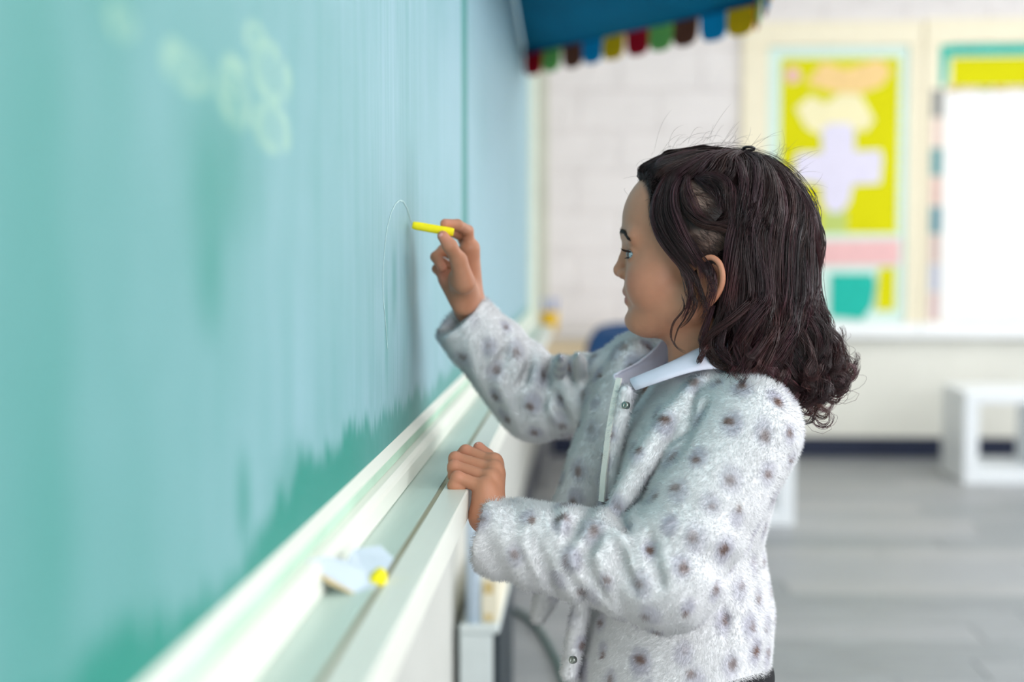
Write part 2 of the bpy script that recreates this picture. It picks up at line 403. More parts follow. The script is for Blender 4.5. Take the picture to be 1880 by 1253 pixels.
bd(MB().box(XW+.002, XB+.028, YE+.001, YE+.05, .80, 2.30, .004).build('end_stile', mat('stile_paint', (232, 234, 216), .5, .3, noise=.05)))
bd(MB().box(XW+.002, XB+.02, -1.6, YE, 2.251, 2.30, .004).build('top_rail', m_rail))
# the faint chalk line being drawn: an arch then the long stroke down
cl = [(711, 640), (708, 600), (704, 560), (702, 520), (703, 490), (706, 450), (711, 415), (718, 390), (726, 374), (733, 368), (740, 370), (747, 383), (752, 400), (757, 414)]
pts = []
for px, py in cl:
    Y = -XB*FPX/(1080-px)*1.0; p = P(px, py, Y); t = XB/p[0]
    d = (np.array(p)-EYE); p = EYE+d*(XB/d[0]); pts.append(p)
pts = np.array(pts); fine = []
for i in range(len(pts)-1):
    for t in np.linspace(0, 1, 5)[:-1]: fine.append(pts[i]*(1-t)+pts[i+1]*t)
fine.append(pts[-1]); V = []; F = []
for i, p in enumerate(fine):
    t = fine[min(i+1, len(fine)-1)]-fine[max(i-1, 0)]; t /= np.linalg.norm(t); n = np.array([0, -t[2], t[1]])
    w = .0008*(1+.35*math.sin(i*1.7)); V += [p+n*w+[.0002, 0, 0], p-n*w+[.0002, 0, 0], p+n*w+[.0006, 0, 0], p-n*w+[.0006, 0, 0]]
for i in range(len(fine)-1):
    a, b = 4*i, 4*i+4
    F += [(a+2, a+3, b+3, b+2), (a, a+2, b+2, b), (a+1, b+1, b+3, a+3), (a, b, b+1, a+1)]
tag(bd(mk('chalk_line', V, F, mat('chalk_line', (180, 206, 206), .9, .1, noise=.15, nscale=200))), 'thin pale chalk line curving up to an arch')

# ------------------------------------------------------------------ things on the tray
m_paper = mat('bluish_white_paper', (190, 201, 212), .8, .2, noise=.03, nscale=40)
m_chalk = mat('yellow_chalk', (250, 232, 40), .85, .15, noise=.06, nscale=120)
m_brown = mat('brown_edge', (196, 176, 134), .8, .2, noise=.1, nscale=60)
sc = thing('paper_scrap', tuple(P(640, 1082, 1.095)), 'folded white paper scrap with brown edge lying in chalk tray beside yellow stub', 'paper')
sc.location = (-.175, 1.09, .8145); bpy.context.view_layer.update()
Q = lambda l: [P(*a) for a in l]
A = Q([(563, 1030, .995), (600, 1022, 1.02), (668, 1036, 1.06), (694, 1062, 1.05), (690, 1086, 1.025), (650, 1086, 1.015), (600, 1058, 1.00)])
child(MB().prism(A, (.0004, -.0003, -.0014)).build('lower_flap', m_paper), sc)
B = Q([(640, 1022, 1.05), (652, 1009, 1.075), (698, 1002, 1.09), (723, 1026, 1.085), (708, 1050, 1.06), (668, 1052, 1.045), (645, 1038, 1.045)])
child(MB().prism(B, (-.0006, .0003, -.0014)).build('raised_flap', m_paper), sc)
E = Q([(562, 1032, .994), (600, 1059, .999), (650, 1088, 1.013), (652, 1092, 1.012), (600, 1069, .998)])
tag(child(MB().prism(E, (.0006, .001, -.0016)).build('torn_edge', m_brown), sc), 'brown torn edge of the paper')
a = P(693, 1069, 1.04); b = a+np.array([-.002, .022, .000])
st = MB().tube([a+(a-b)*.06, a+(a-b)*.04, a, a*.85+b*.15, b], [.0022, .0040, .0056, .0062, .0062], 20).build('chalk_stub', m_chalk, None, True)
tag(st, 'short yellow chalk stub against the paper scrap in the tray', 'chalk')

# ------------------------------------------------------------------ canopy over the far end of the board
def cloth(name, rgb, n=.12): return mat(name, rgb, .85, .15, noise=n, nscale=9, bump=.2)
m_blue = cloth('blue_cloth', (0, 116, 152)); m_bluehem = cloth('blue_hem', (0, 84, 124))
sccol = {'red': cloth('red_cloth', (184, 4, 30)), 'green': cloth('green_cloth', (134, 198, 100)), 'brown': cloth('brown_cloth', (118, 64, 46)), 'blue': cloth('sky_cloth', (0, 148, 200)), 'yellow': cloth('yellow_cloth', (255, 190, 10))}
ca = thing('canopy', (.05, 3.4, 1.75), 'blue cloth canopy with multicoloured scalloped fringe above the board', 'canopy')
cA = P(963, 90, 4.52); cB = P(1388, -6, 3.55); cC = np.array([.38, 2.75, cB[2]]); cD = np.array([XB+.006, 2.35, cB[2]+.01]); cW = np.array([XB+.008, 3.35, 1.86])
cA[0] = max(cA[0], XB+.006)
def sheet(name, a, b, w, m, sag=.02):
    n = 10; V = []; idx = {}
    for i in range(n+1):
        for j in range(n+1-i):
            u, v = i/n, j/n; p = w*(1-u-v)+a*u+b*v; p = p-np.array([0, 0, sag*4*u*v+sag*3*(1-u-v)*(u+v)*.6]); idx[i, j] = len(V); V.append(p)
    F = []
    for i in range(n):
        for j in range(n-i):
            F.append((idx[i, j], idx[i+1, j], idx[i, j+1]))
            if j < n-i-1: F.append((idx[i+1, j], idx[i+1, j+1], idx[i, j+1]))
    k = len(V); V2 = V+[p+np.array([0, 0, .003]) for p in V]; F2 = F+[tuple(t+k for t in f[::-1]) for f in F]
    return child(mk(name, V2, F2, m, None, True), ca)
for a, b in ((cA, cB), (cB, cC), (cC, cD)): sheet('cloth_panel', a, b, cW, m_blue)
order = ['red', 'green', 'brown', 'blue', 'yellow']
def fringe(a, b, n, start=0):
    t = (b-a)/np.linalg.norm(b-a); L = np.linalg.norm(b-a)/n; nrm = np.cross(t, [0, 0, 1]); nrm /= np.linalg.norm(nrm)
    child(MB().prism([a+[0, 0, .002], b+[0, 0, .002], b-[0, 0, .02], a-[0, 0, .02]], nrm*.004).build('hem', m_bluehem), ca)
    for i in range(n):
        p0 = a+t*L*(i+.02); w = L*.96; h = .070; poly = []
        for q in np.linspace(0, 1, 11):
            s_ = (q*2-1); z = -h*(.62+.38*math.sqrt(max(0, 1-abs(s_)**2.6))); poly.append(p0+t*w*q+np.array([0, 0, z-.018]))
        poly = [p0+np.array([0, 0, -.016])]+poly+[p0+t*w+np.array([0, 0, -.016])]
        wob = nrm*.004*math.sin(i*2.1)
        o = MB().prism([p+wob*k for p, k in zip(poly, [0]+[1]*11+[0])], nrm*.003).build('scallop', sccol[order[(i+start) % 5]])
        o['label'] = order[(i+start) % 5]+' cloth scallop'; child(o, ca)
fringe(cA, cB, 10); fringe(cB, cC, 8, 0); fringe(cC, cD, 6, 3)
for q in (cB, cC):
    child(MB().tube([q+[0, 0, -.002], [q[0], q[1], ZC]], .0016, 6).build('hanging_cord', m_white), ca)

# ------------------------------------------------------------------ bulletin boards on the back wall
YW = YB-.003
def bx(px): return (px-1080)/348.0*(YW/7.5)
def bz(py): return 1.06-(py-468)/348.0
def panel(px0, py0, px1, py1, y0, y1, name, m, bev=.002): return MB().box(bx(px0), bx(px1), YW-y1, YW-y0, bz(py1), bz(py0), bev).build(name, m)
m_mint = mat('mint_paper', (222, 244, 236), .8, .2, noise=.03); m_lime = mat('lime_paper', (222, 216, 0), .75, .2, noise=.05, nscale=3)
m_teal = mat('teal_paper', (40, 190, 172), .75, .2, noise=.08); m_sheet = mat('white_sheet', (252, 252, 252), .6, .3, noise=.01)
m_pink = mat('pink_paper', (246, 196, 196), .8, .2, noise=.12, nscale=25); m_lav = mat('lavender_paper', (232, 226, 246), .8, .2, noise=.05, nscale=12); m_cr = mat('cream_paper', (250, 240, 196), .8, .2, noise=.05, nscale=12)
m_peach = mat('peach_paper', (252, 214, 150), .8, .2, noise=.08); m_pgreen = mat('pale_green_paper', (196, 212, 120), .8, .2, noise=.06)
def bulletin(px0, px1, py0, py1, inset, label, mback):
    r = thing('bulletin_board', (bx((px0+px1)/2), YW, bz(py1)), label, 'bulletin board', None)
    child(panel(px0, py0, px1, py1, 0, .012, 'backing', mback), r)
    child(panel(px0-48, py0-44, px1+24, py0-1, 0, .03, 'frame_rail', m_trim, .004), r)
    child(panel(px0-48, py1+1, px1+24, py1+18, 0, .03, 'frame_rail', m_white, .004), r)
    child(panel(px0-48, py0-1, px0-1, py1+1, 0, .028, 'frame_stile', m_trim, .004), r)
    child(panel(px1+1, py0-1, px1+24, py1+1, 0, .028, 'frame_stile', m_trim, .004), r)
    return r
b1 = bulletin(1403, 1652, 95, 590, 20, 'lime bulletin board with mint scalloped border and paper cutouts, seen over the hair', m_mint)
child(panel(1425, 115, 1638, 430, .0125, .0145, 'lime_backing_paper', m_lime, .0005), b1)
b2 = bulletin(1727, 2060, 92, 590, 20, 'bulletin board with teal border and white sheet at right edge', m_sheet)
# scalloped mint border round the lime paper: one strip a side
def scal(px0, py0, px1, py1, n, vert, m, root, depth, name='scalloped_border'):
    V = []; h = 6
    for i in range(n*6+1):
        t = i/(n*6); a = abs(math.sin(t*n*PI))*h
        V.append((px1+a if not vert else 0, 0)) if False else None
    poly = []
    if vert:
        s_ = 1 if px1 > px0 else -1
        poly = [(px0, py0)]+[(px1+s_*h*abs(math.sin(PI*n*t)), py0+(py1-py0)*t) for t in np.linspace(0, 1, n*4+1)]+[(px0, py1)]
    else:
        s_ = 1 if py1 > py0 else -1
        poly = [(px0, py0)]+[(px0+(px1-px0)*t, py1+s_*h*abs(math.sin(PI*n*t))) for t in np.linspace(0, 1, n*4+1)]+[(px1, py0)]
    return child(MB().prism([(bx(a), YW-depth, bz(b)) for a, b in poly], (0, -.0015, 0)).build(name, m), root)
scal(1404, 96, 1419, 589, 30, True, m_mint, b1, .0146); scal(1651, 96, 1640, 589, 30, True, m_mint, b1, .0146); scal(1404, 96, 1651, 110, 15, False, m_mint, b1, .0162)
def paper(name, pts, depth, m, label, cat='paper', th=.0012):
    o = MB().prism([(bx(a), YW-depth, bz(b)) for a, b in pts], (0, -th, 0)).build(name, m); return tag(o, label, cat)
paper('paper_cutout', [(1452, 205), (1478, 182), (1505, 196), (1530, 178), (1566, 180), (1592, 226), (1578, 246), (1540, 240), (1520, 252), (1488, 250), (1470, 238)], .0165, m_cr, 'cream star shaped paper cutout above the lavender cross', 'cutout')
paper('paper_cutout', [(1470, 160), (1500, 122), (1540, 136), (1600, 118), (1622, 140), (1604, 166), (1570, 178), (1520, 176)], .0146, m_peach, 'peach yellow paper shape at the top of the lime board', 'cutout')
paper('paper_dot', [(1446+14*math.cos(t), 146+14*math.sin(t)) for t in np.linspace(0, 2*PI, 16)[:-1]], .0146, m_pink, 'small pink paper dot in upper left of the lime board', 'cutout')
paper('paper_cutout', [(1498, 244), (1512, 232), (1548, 232), (1558, 246), (1558, 282), (1604, 280), (1608, 296), (1604, 340), (1556, 342), (1550, 374), (1536, 392), (1514, 392), (1502, 374), (1500, 342), (1456, 334), (1450, 306), (1456, 284), (1500, 284)], .0180, m_lav, 'lavender white cross shaped paper cutout on the lime board', 'cutout')
paper('paper_strip', [(1500, 392), (1546, 390), (1546, 430), (1500, 430)], .0146, m_pgreen, 'pale green paper strip under the lavender cross', 'cutout')
paper('paper_strip', [(1420, 444), (1642, 440), (1642, 486), (1420, 488)], .0165, m_pink, 'pink patterned paper strip below the lime paper', 'paper strip')
paper('paper_sheet', [(1518, 502), (1594, 502), (1600, 520), (1594, 560), (1576, 586), (1518, 580)], .0165, m_teal, 'teal paper shape on the lower lime board', 'paper')
paper('paper_strip', [(1604, 492), (1634, 490), (1634, 568), (1600, 570)], .0165, m_lime, 'narrow yellow paper strip right of the teal paper', 'paper strip')
paper('paper_strip', [(1706, 95), (2056, 93), (2056, 111), (1722, 113), (1717, 166), (1706, 168)], .0305, m_teal, 'teal border strip along the top of right bulletin board', 'border')
paper('paper_strip', [(1724, 116), (2052, 114), (2052, 166), (1724, 168)], .0130, m_lime, 'wide yellow header strip across the right bulletin board', 'paper strip')
paper('paper_sheet', [(1716, 178), (2052, 176), (2052, 586), (1716, 588)], .0290, m_sheet, 'large blank white sheet on the right bulletin board', 'paper')
cols = [(150, 150, 150), (238, 214, 204), (110, 160, 166), (230, 196, 188), (104, 150, 164), (214, 190, 186), (196, 198, 214), (222, 196, 196)]
brd = thing('patterned_border', (bx(1700), YW-.029, bz(590)), 'patchwork paper border left of the large white sheet', 'border')
for i in range(8):
    y0 = 172+i*52; o = panel(1692, y0+1, 1713, y0+51, .029, .0305, 'border_patch', mat('patch', cols[i], .8, .2, noise=.15, nscale=40), .0004); child(o, brd)
brt = thing('patterned_border', (bx(1880), YW-.0305, bz(176)), 'dotted brown paper border on top of the white sheet', 'border')
for i in range(12):
    o = panel(1720+i*27, 169, 1742+i*27, 177, .0305, .032, 'border_patch', mat('patch', ((206, 170, 120), (226, 200, 180), (180, 170, 110))[i % 3], .8, .2, noise=.2, nscale=40), .0003); child(o, brt)
# ledge below the boards
struct(MB().box(.2, XR, YB-.075, YB-.002, .628, .668, .005).build('trim_2', m_white))
struct(MB().box(.2, XR, YB-.012, YB-.002, .106, .627, .003).build('trim_3', m_cream))

# ------------------------------------------------------------------ furniture at the back
m_cube = mat('white_laminate', (240, 243, 246), .4, .4, noise=.02)
m_cubeside = mat('cream_laminate', (226, 222, 206), .5, .3, noise=.04)
def cube_table(x0, x1, y0, y1, h, label):
    r = thing('cube_table', ((x0+x1)/2, (y0+y1)/2, 0), label, 'table', 'white open cube tables')
    t = .065
    child(MB().box(x0, x1, y0, y1, h-.055, h, .004).build('top_panel', m_cube), r)
    child(MB().box(x0, x1, y0, y1, 0, .07, .004).build('bottom_rail', m_cube), r)
    child(MB().box(x0, x0+t, y0, y1, .0705, h-.0555, .003).build('side_panel', m_cube), r)
    child(MB().box(x1-t, x1, y0, y1, .0705, h-.0555, .003).build('side_panel', m_cube), r)
    return r
cube_table(1.735, 2.16, 6.62, 7.05, .43, 'white open cube table standing on the floor before the navy baseboard')
cube_table(.385, .806, 5.55, 5.96, .42, 'white open cube table half hidden behind the child')
# desk in the far corner
m_desk = mat('beige_desktop', (214, 208, 206), .5, .35, noise=.05, nscale=6); m_apron = mat('tan_edge', (228, 206, 172), .6, .3, noise=.1, nscale=9, stretch=(.4, 3, 3)); m_steel = mat('grey_steel', (150, 150, 152), .35, .5, metal=.8)
dk = thing('school_desk', (.05, 6.8, 0), 'small school desk with pale top and tan edge in the far corner', 'desk')
child(MB().box(-.225, .30, 6.3, 7.3, .685, .705, .004).build('desktop', m_desk), dk)
child(MB().box(-.215, .29, 6.31, 7.29, .60, .684, .004).build('apron', m_apron), dk)
for x in (-.20, .275):
    for y in (6.34, 7.25): child(MB().tube([(x, y, 0), (x, y, .6)], .013, 10).build('leg', m_steel), dk)
cp = thing('pencil_cup', (-.178, 6.55, .705), 'yellow pencil cup holding blue pens on the corner desk', 'cup')
m_y = mat('yellow_plastic', (232, 188, 30), .4, .4, noise=.03); m_bp = mat('blue_plastic', (96, 130, 200), .4, .4, noise=.03)
o = MB().tube([(-.178, 6.55, .7055), (-.178, 6.55, .79), (-.178, 6.55, .80), (-.178, 6.55, .80), (-.178, 6.55, .72)], [.036, .042, .042, .038, .033], 20).build('cup_body', m_y, None, True); child(o, cp)
for i in range(5):
    a = i*1.26; o = MB().tube([(-.178+.016*math.cos(a), 6.55+.016*math.sin(a), .725), (-.178+.034*math.cos(a), 6.55+.034*math.sin(a), .855), (-.178+.035*math.cos(a), 6.55+.035*math.sin(a), .862)], [.0055, .0055, .002], 8).build('pen', m_bp); child(o, cp)
# blue chair
m_navy = mat('navy_plastic', (0, 58, 104), .42, .4, noise=.05)
ch = thing('school_chair', (.19, 5.75, 0), 'navy blue plastic school chair behind the raised arm', 'chair')
V = []; F = []; nu, nv = 13, 9
for k in (0, 1):
    for j in range(nv):
        for i in range(nu):
            u = i/(nu-1)*2-1; v = j/(nv-1)
            w = .215*(1-.10*v)*(1-.18*max(0, (v-.7)/.3)**2); zz = .47+.325*v-.02*abs(u)**4*v
            V.append((.19+u*w*1.0, 5.62+.05*(u*u)*-1+.03*v*-1+k*.007, zz))
for k in (0, 1):
    for j in range(nv-1):
        for i in range(nu-1):
            a = k*nu*nv+j*nu+i; f = (a, a+1, a+nu+1, a+nu); F.append(f if k == 0 else f[::-1])
N_ = nu*nv
ring = [i for i in range(nu)]+[j*nu+nu-1 for j in range(1, nv)]+[(nv-1)*nu+i for i in range(nu-2, -1, -1)]+[j*nu for j in range(nv-2, 0, -1)]
for i in range(len(ring)): a, b = ring[i], ring[(i+1) % len(ring)]; F.append((b, a, a+N_, b+N_))
child(mk('backrest', V, F, m_navy, None, True), ch)
child(MB().box(.19-.2, .19+.2, 5.68, 6.06, .425, .44, .006).build('seat', m_navy), ch)
for sx in (-.17, .17):
    child(MB().tube([(.19+sx, 5.60, 0), (.19+sx, 5.66, .42), (.19+sx*.9, 5.632, .46), (.19+sx*.88, 5.612, .66)], .011, 10).build('rear_frame', m_steel), ch)
    child(MB().tube([(.19+sx, 6.06, 0), (.19+sx, 6.02, .424)], .011, 10).build('leg', m_steel), ch)
# low cabinet under the board, its carton, the conduit and the cord
m_cab = mat('pale_cabinet', (214, 222, 222), .5, .35, noise=.04); m_dark = mat('charcoal_front', (32, 44, 52), .5, .35, noise=.1)
cy0, cy1, cx0, cx1, ch_ = 2.70, 3.22, XW+.013, -.17, .345
cbn = thing('low_cabinet', ((cx0+cx1)/2, (cy0+cy1)/2, 0), 'narrow pale low cabinet with dark front under the chalk tray', 'cabinet')
child(MB().box(cx0, cx1-.012, cy0, cy1, 0, ch_-.016, .003).build('cabinet_body', m_cab), cbn)
child(MB().box(cx0, cx1, cy0-.004, cy1+.004, ch_-.0155, ch_, .003).build('cabinet_top', m_cab), cbn)
child(MB().box(cx1-.0115, cx1, cy0+.004, cy1-.002, .0, ch_-.0165, .002).build('door', m_dark), cbn)
m_cart = mat('cream_carton', (234, 226, 204), .7, .2, noise=.05); m_tan = mat('tan_label', (208, 184, 128), .7, .2, noise=.08)
ct = thing('carton', (-.189, 2.9, ch_), 'cream carton with tan labels standing on the low cabinet', 'box')
child(MB().box(-.205, -.1715, 2.72, 3.05, ch_+.0005, ch_+.088, .002).build('carton_body', m_cart), ct)
child(MB().box(-.2, -.182, 2.7185, 2.7198, ch_+.058, ch_+.08, .0003).build('label', m_tan), ct)
child(MB().box(-.198, -.184, 2.7185, 2.7198, ch_+.005, ch_+.018, .0003).build('label', m_tan), ct)
tag(MB().tube([(-.2215, 2.722, ch_+.0005), (-.2215, 2.722, .784)], .0135, 14).build('conduit_pipe', mat('pale_blue_pipe', (200, 216, 232), .4, .4, noise=.03), None, True), 'pale blue white pipe rising from the low cabinet to the tray', 'pipe')
cd = [P(914, 1126, 4.18), P(940, 1128, 4.16), P(962, 1134, 4.10), P(985, 1160, 3.98), P(1008, 1200, 3.77), P(1024, 1235, 3.61), P(1040, 1290, 3.38), P(1046, 1380, 3.05)]
pp = []
for i in range(len(cd)-1):
    for t in np.linspace(0, 1, 6)[:-1]:
        q = cd[i]*(1-t)+cd[i+1]*t; pp.append((q[0], q[1], .0075))
tag(MB().tube(pp, .0075, 10).build('extension_cord', mat('teal_rubber', (16, 78, 70), .5, .3, noise=.05), None, True), 'dark green cord curving across the grey floor planks', 'cord')

# ================================================================== the child
HC = P(1288, 468, 1.60); YAW = math.radians(9)
cs, sn = math.cos(YAW), math.sin(YAW)
def HL(p):
    """head-local mm (forward, left, up) -> world"""
    p = np.asarray(p, float); q = p/1000
    return np.stack([HC[0]-cs*q[..., 0]-sn*q[..., 1], HC[1]+sn*q[..., 0]-cs*q[..., 1], HC[2]+q[..., 2]], -1)
def HLinv(w):
    d = (np.asarray(w, float)-HC)*1000
    return np.stack([-cs*d[..., 0]+sn*d[..., 1], -sn*d[..., 0]-cs*d[..., 1], d[..., 2]], -1)

def resample(pts, m):
    pts = np.asarray(pts, float); n = len(pts)
    # Catmull-Rom through the guide points
    ext = np.vstack([2*pts[0]-pts[1], pts, 2*pts[-1]-pts[-2]]); out = []
    tt = np.linspace(0, n-1-1e-6, m*3); i = tt.astype(int); f_ = (tt-i)[:, None]
    p0, p1, p2, p3 = ext[i], ext[i+1], ext[i+2], ext[i+3]
    q = .5*((2*p1)+(-p0+p2)*f_+(2*p0-5*p1+4*p2-p3)*f_**2+(-p0+3*p1-3*p2+p3)*f_**3)
    s_ = np.concatenate([[0], np.cumsum(np.linalg.norm(np.diff(q, axis=0), axis=1))]); w = np.linspace(0, s_[-1], m)
    return np.stack([np.interp(w, s_, q[:, k]) for k in range(3)], 1)
# ---- head and neck (millimetres)
f = Field((-112, -92, -150), (108, 92, 120), 1.15)
f.ell((-4, 0, 38), (93, 71, 74))
f.ell((38, 0, -18), (47, 57, 66), 16)
for s_ in (1, -1):
    f.ell((52, s_*34, -32), (27, 25, 30), 14)
    f.cone((60, s_*14, -74), (6, s_*44, -52), 17, 22, 14)
    f.cone((82, s_*8, 22), (70, s_*40, 20), 6, 7, 12)
f.ell((44, 0, -72), (38, 36, 20), 12)
f.ell((71, 0, -74), (13.5, 17, 13), 8)
f.ell((70, 0, -42), (17, 24, 19), 8)
for s_ in (1, -1):                                   # sockets, then lids
    f.ell((89, s_*28, 3), (10, 14, 9), 8, 's')
f.chain([(82, 0, 12), (86.5, 0, -4), (91, 0, -16)], [6, 6.2, 7], 6)
f.ell((91.5, 0, -18), (7, 8, 7), 4)
for s_ in (1, -1): f.ell((85, s_*9.5, -21.5), (8, 5.5, 6), 3.5)
for s_ in (1, -1): f.ell((90, s_*5, -27), (3.2, 2.4, 2.6), 1.5, 's')
f.ell((78, 0, -41.0), (10, 17, 5.6), 3.5); f.ell((77, 0, -53), (8.8, 14, 5.2), 3.5)
f.chain([(87, 0, -47), (83, 11, -47), (74, 20, -46.2)], [1.3, 1.2, .8], 1.5, 's'); f.chain([(87, 0, -47), (83, -11, -47), (74, -20, -46.2)], [1.3, 1.2, .8], 1.5, 's')
f.ell((90, 0, -63), (6, 14, 4), 5, 's')
EYEC = [(68.5, 29, 0.5), (68.5, -29, 0.5)]
for (ex, ey, ez) in EYEC:
    s_ = np.sign(ey)
    f.ell((ex, ey, ez), (12.6, 13.2, 12.6), 4)
    a = s_*math.radians(14); R = [[math.cos(a), math.sin(a), 0], [-math.sin(a), math.cos(a), 0], [0, 0, 1]]
    c = np.array([ex, ey, ez])+np.array([math.cos(a), math.sin(a), 0])*10
    f.ell(c, (9, 12, 4.9), 1.2, 's', R)
    f.chain([(ex+9, ey-s_*9, ez+7.4), (ex+10.4, ey+s_*1, ez+8.4), (ex+5, ey+s_*11, ez+6)], [1.4, 1.5, 1.2], 2.5)
f.cone((0, 0, -78), (-6, 0, -150), 38, 41, 16)
for s_ in (1, -1):                                   # ears
    f.ell((-16, s_*70, -27), (13, 5, 24), 4, 'u', [[math.cos(.12), 0, -math.sin(.12)*-1], [0, 1, 0], [-math.sin(.12), 0, math.cos(.12)]])
    f.ell((-14, s_*76, -26), (8.5, 6, 14), 3, 's')
    er = resample([(-5, s_*71, -25), (-3, s_*74, -13), (-9, s_*79, -5), (-18, s_*83, -3), (-26, s_*85, -10), (-29, s_*85, -24), (-26, s_*82, -37), (-19, s_*77, -47), (-12, s_*72, -52), (-7, s_*69, -47)], 30)
    f.chain(list(er), list(np.interp(np.linspace(0, 1, 30), [0, .2, .5, .75, .9, 1], [2, 2.9, 3.2, 3.3, 4.2, 3])), 2)
    f.ell((-4, s_*70, -31), (3, 3.2, 5), 2)
HV, HF = f.mesh()
def skin_cols(L):
    base = np.array(lin((188, 130, 102))); n = len(L); c = np.tile(base, (n, 1))
    def mixin(w, rgb): c[:] = c*(1-w[:, None])+np.array(lin(rgb))*w[:, None]
    u, y, w = L[:, 0], L[:, 1], L[:, 2]
    mixin(.45*np.exp(-(((u-66)/18)**2+((np.abs(y)-42)/16)**2+((w+30)/16)**2)), (188, 106, 88))
    lip = smoothstep(1.25, .85, np.sqrt(((u-83)/10)**2+(y/18)**2+((w+47)/9.5)**2))*(u > 70)
    mixin(.75*lip, (170, 96, 84))
    mixin(.5*np.exp(-(((u+20)/16)**2+((np.abs(y)-80)/5)**2+((w+20)/30)**2)), (206, 118, 88))
    # hairline: scalp is hair-dark, except two thin patches over the ear, their sheen painted in pale
    line = np.interp(w, [-60, -30, 0, 25, 45, 65, 83, 130], [-34, -26, 30, 48, 52, 56, 64, 64])
    sc_ = smoothstep(4, -6, u-line)*smoothstep(-66, -50, w+0*u)*(np.abs(y) < 73.5)
    p1 = np.exp(-(((u-0)/17)**2+((w-61)/17)**2)**2)+np.exp(-(((u+12)/22)**2+((w-14)/14)**2)**2)
    mixin(sc_, (40, 28, 27)); mixin(sc_*.85*np.clip(p1, 0, 1), (158, 130, 118))
    ex = ((u-79)/7)**2+((np.abs(y)-30)/13)**2+((w-0)/7)**2
    mixin(.35*np.exp(-ex), (120, 80, 66))
    return c
Hcol = skin_cols(HV); HVw = HL(HV)

# ---- hands and forearms (metres)
def tri(l): return [P(*a) for a in l]
CUFF_N = P(905, 985, 1.472); ELB_N = P(1222, 1052, 1.445); SHO_N = P(1372, 790, 1.495)
CUFF_F = P(853, 592, 1.722); ELB_F = P(985, 733, 1.765); SHO_F = P(1130, 716, 1.715)
def lerp(a, b, t): return np.array(a)*(1-t)+np.array(b)*t
# near (left) hand, fingers curled over the tray lip
wr = P(893, 948, 1.474)
lo = np.array([-.185, 1.42, .715]); hi = np.array([-.02, 1.57, .90])
g = Field(lo, hi, .0009)
mcp = tri([(906, 850, 1.512), (906, 864, 1.499), (899, 880, 1.486), (888, 896, 1.474)])
pip = tri([(855, 829, 1.520), (836, 842, 1.506), (834, 857, 1.491), (840, 877, 1.474)])
dip = tri([(838, 846, 1.523), (833, 862, 1.508), (834, 874, 1.493), (833, 892, 1.474)])
tip = tri([(842, 868, 1.520), (846, 875, 1.506), (848, 884, 1.490), (845, 895, 1.474)])
g.cone(lerp(wr, ELB_N, .45), lerp(wr, ELB_N, .1), .021, .0175)
g.cone(lerp(wr, ELB_N, .12), wr, .0175, .0155, .008)
for i in range(4):
    g.cone(wr, mcp[i]+np.array([.002, 0, -.004]), .0135, (.0095, .0098, .0095, .009)[i], .010)
g.cone(lerp(wr, mcp[0], .3), lerp(wr, mcp[3], .8), .013, .011, .010)
for i in range(4):
    r = (.0070, .0071, .0070, .0068)[i]
    sub = Field(np.min([mcp[i], pip[i], dip[i], tip[i]], 0)-.015, np.max([mcp[i], pip[i], dip[i], tip[i]], 0)+.015, .0009)
    for a, b, ra, rb in ((mcp[i], pip[i], r*1.12, r), (pip[i], dip[i], r*1.03, r*.95), (dip[i], tip[i], r*.95, r*.84)):
        g.cone(a, b, ra, rb, .0022)
    g.ell(mcp[i]+np.array([.001, -.002, .003]), (.0085, .0080, .0080), .006)
th_ = tri([(900, 905, 1.505), (903, 862, 1.527), (895, 838, 1.533), (879, 822, 1.535)])
g.chain(th_, [.011, .0086, .0076, .0062], .006)
NV, NF = g.mesh()
# far (right) hand pinching the chalk
wf = P(863, 566, 1.722)
ch_tip = P(757, 413.5, 1.682); dch = ch_tip-EYE; ch_tip = EYE+dch*((XB+.0052)/dch[0])
ch_end = P(833, 427, ch_tip[1]+.004)
g = Field(np.array([-.235, 1.62, .90]), np.array([-.06, 1.83, 1.11]), .0010)
YC = ch_tip[1]
Ym = YC+.035
g.cone(lerp(wf, ELB_F, .5), wf, .021, .0165)
mF = tri([(862, 456, Ym+.022), (862, 468, Ym+.034), (856, 484, Ym+.044), (846, 502, Ym+.050)])
g.cone(wf, P(846, 512, Ym-.004), .0165, .0150, .008)           # thenar side of the palm
g.cone(P(850, 560, Ym+.02), P(822, 512, Ym+.032), .0135, .0120, .010)   # little finger side
for i in range(4): g.cone(wf, mF[i], .0145, (.0105, .0105, .0100, .0095)[i], .009)
g.cone(mF[0], mF[3], .0105, .0095, .008)
fing = [
    (tri([(862, 456, Ym+.022), (859, 424, Ym+.014), (840, 413, YC+.020), (817, 411, YC+.0085)]), .0066),
    (tri([(862, 468, Ym+.034), (848, 434, Ym+.034), (828, 424, YC+.030), (812, 424, YC+.0140)]), .0066),
    (tri([(856, 484, Ym+.044), (814, 459, Ym+.034), (800, 472, Ym+.022), (812, 492, Ym+.012)]), .0066),
    (tri([(846, 502, Ym+.050), (812, 482, Ym+.046), (802, 494, Ym+.036), (814, 510, Ym+.026)]), .0060)]
for pts_, r in fing:
    for j in range(3): g.cone(pts_[j], pts_[j+1], r*(1.12, 1.0, .95)[j], r*(1.0, .95, .86)[j], .0024)
tb = tri([(852, 520, Ym-.012), (842, 478, Ym-.022), (826, 452, YC-.001), (813, 434, YC-.0050)])
for j in range(3): g.cone(tb[j], tb[j+1], (.0135, .0092, .0078)[j], (.0095, .0078, .0064)[j], .005)
FV, FF = g.mesh()
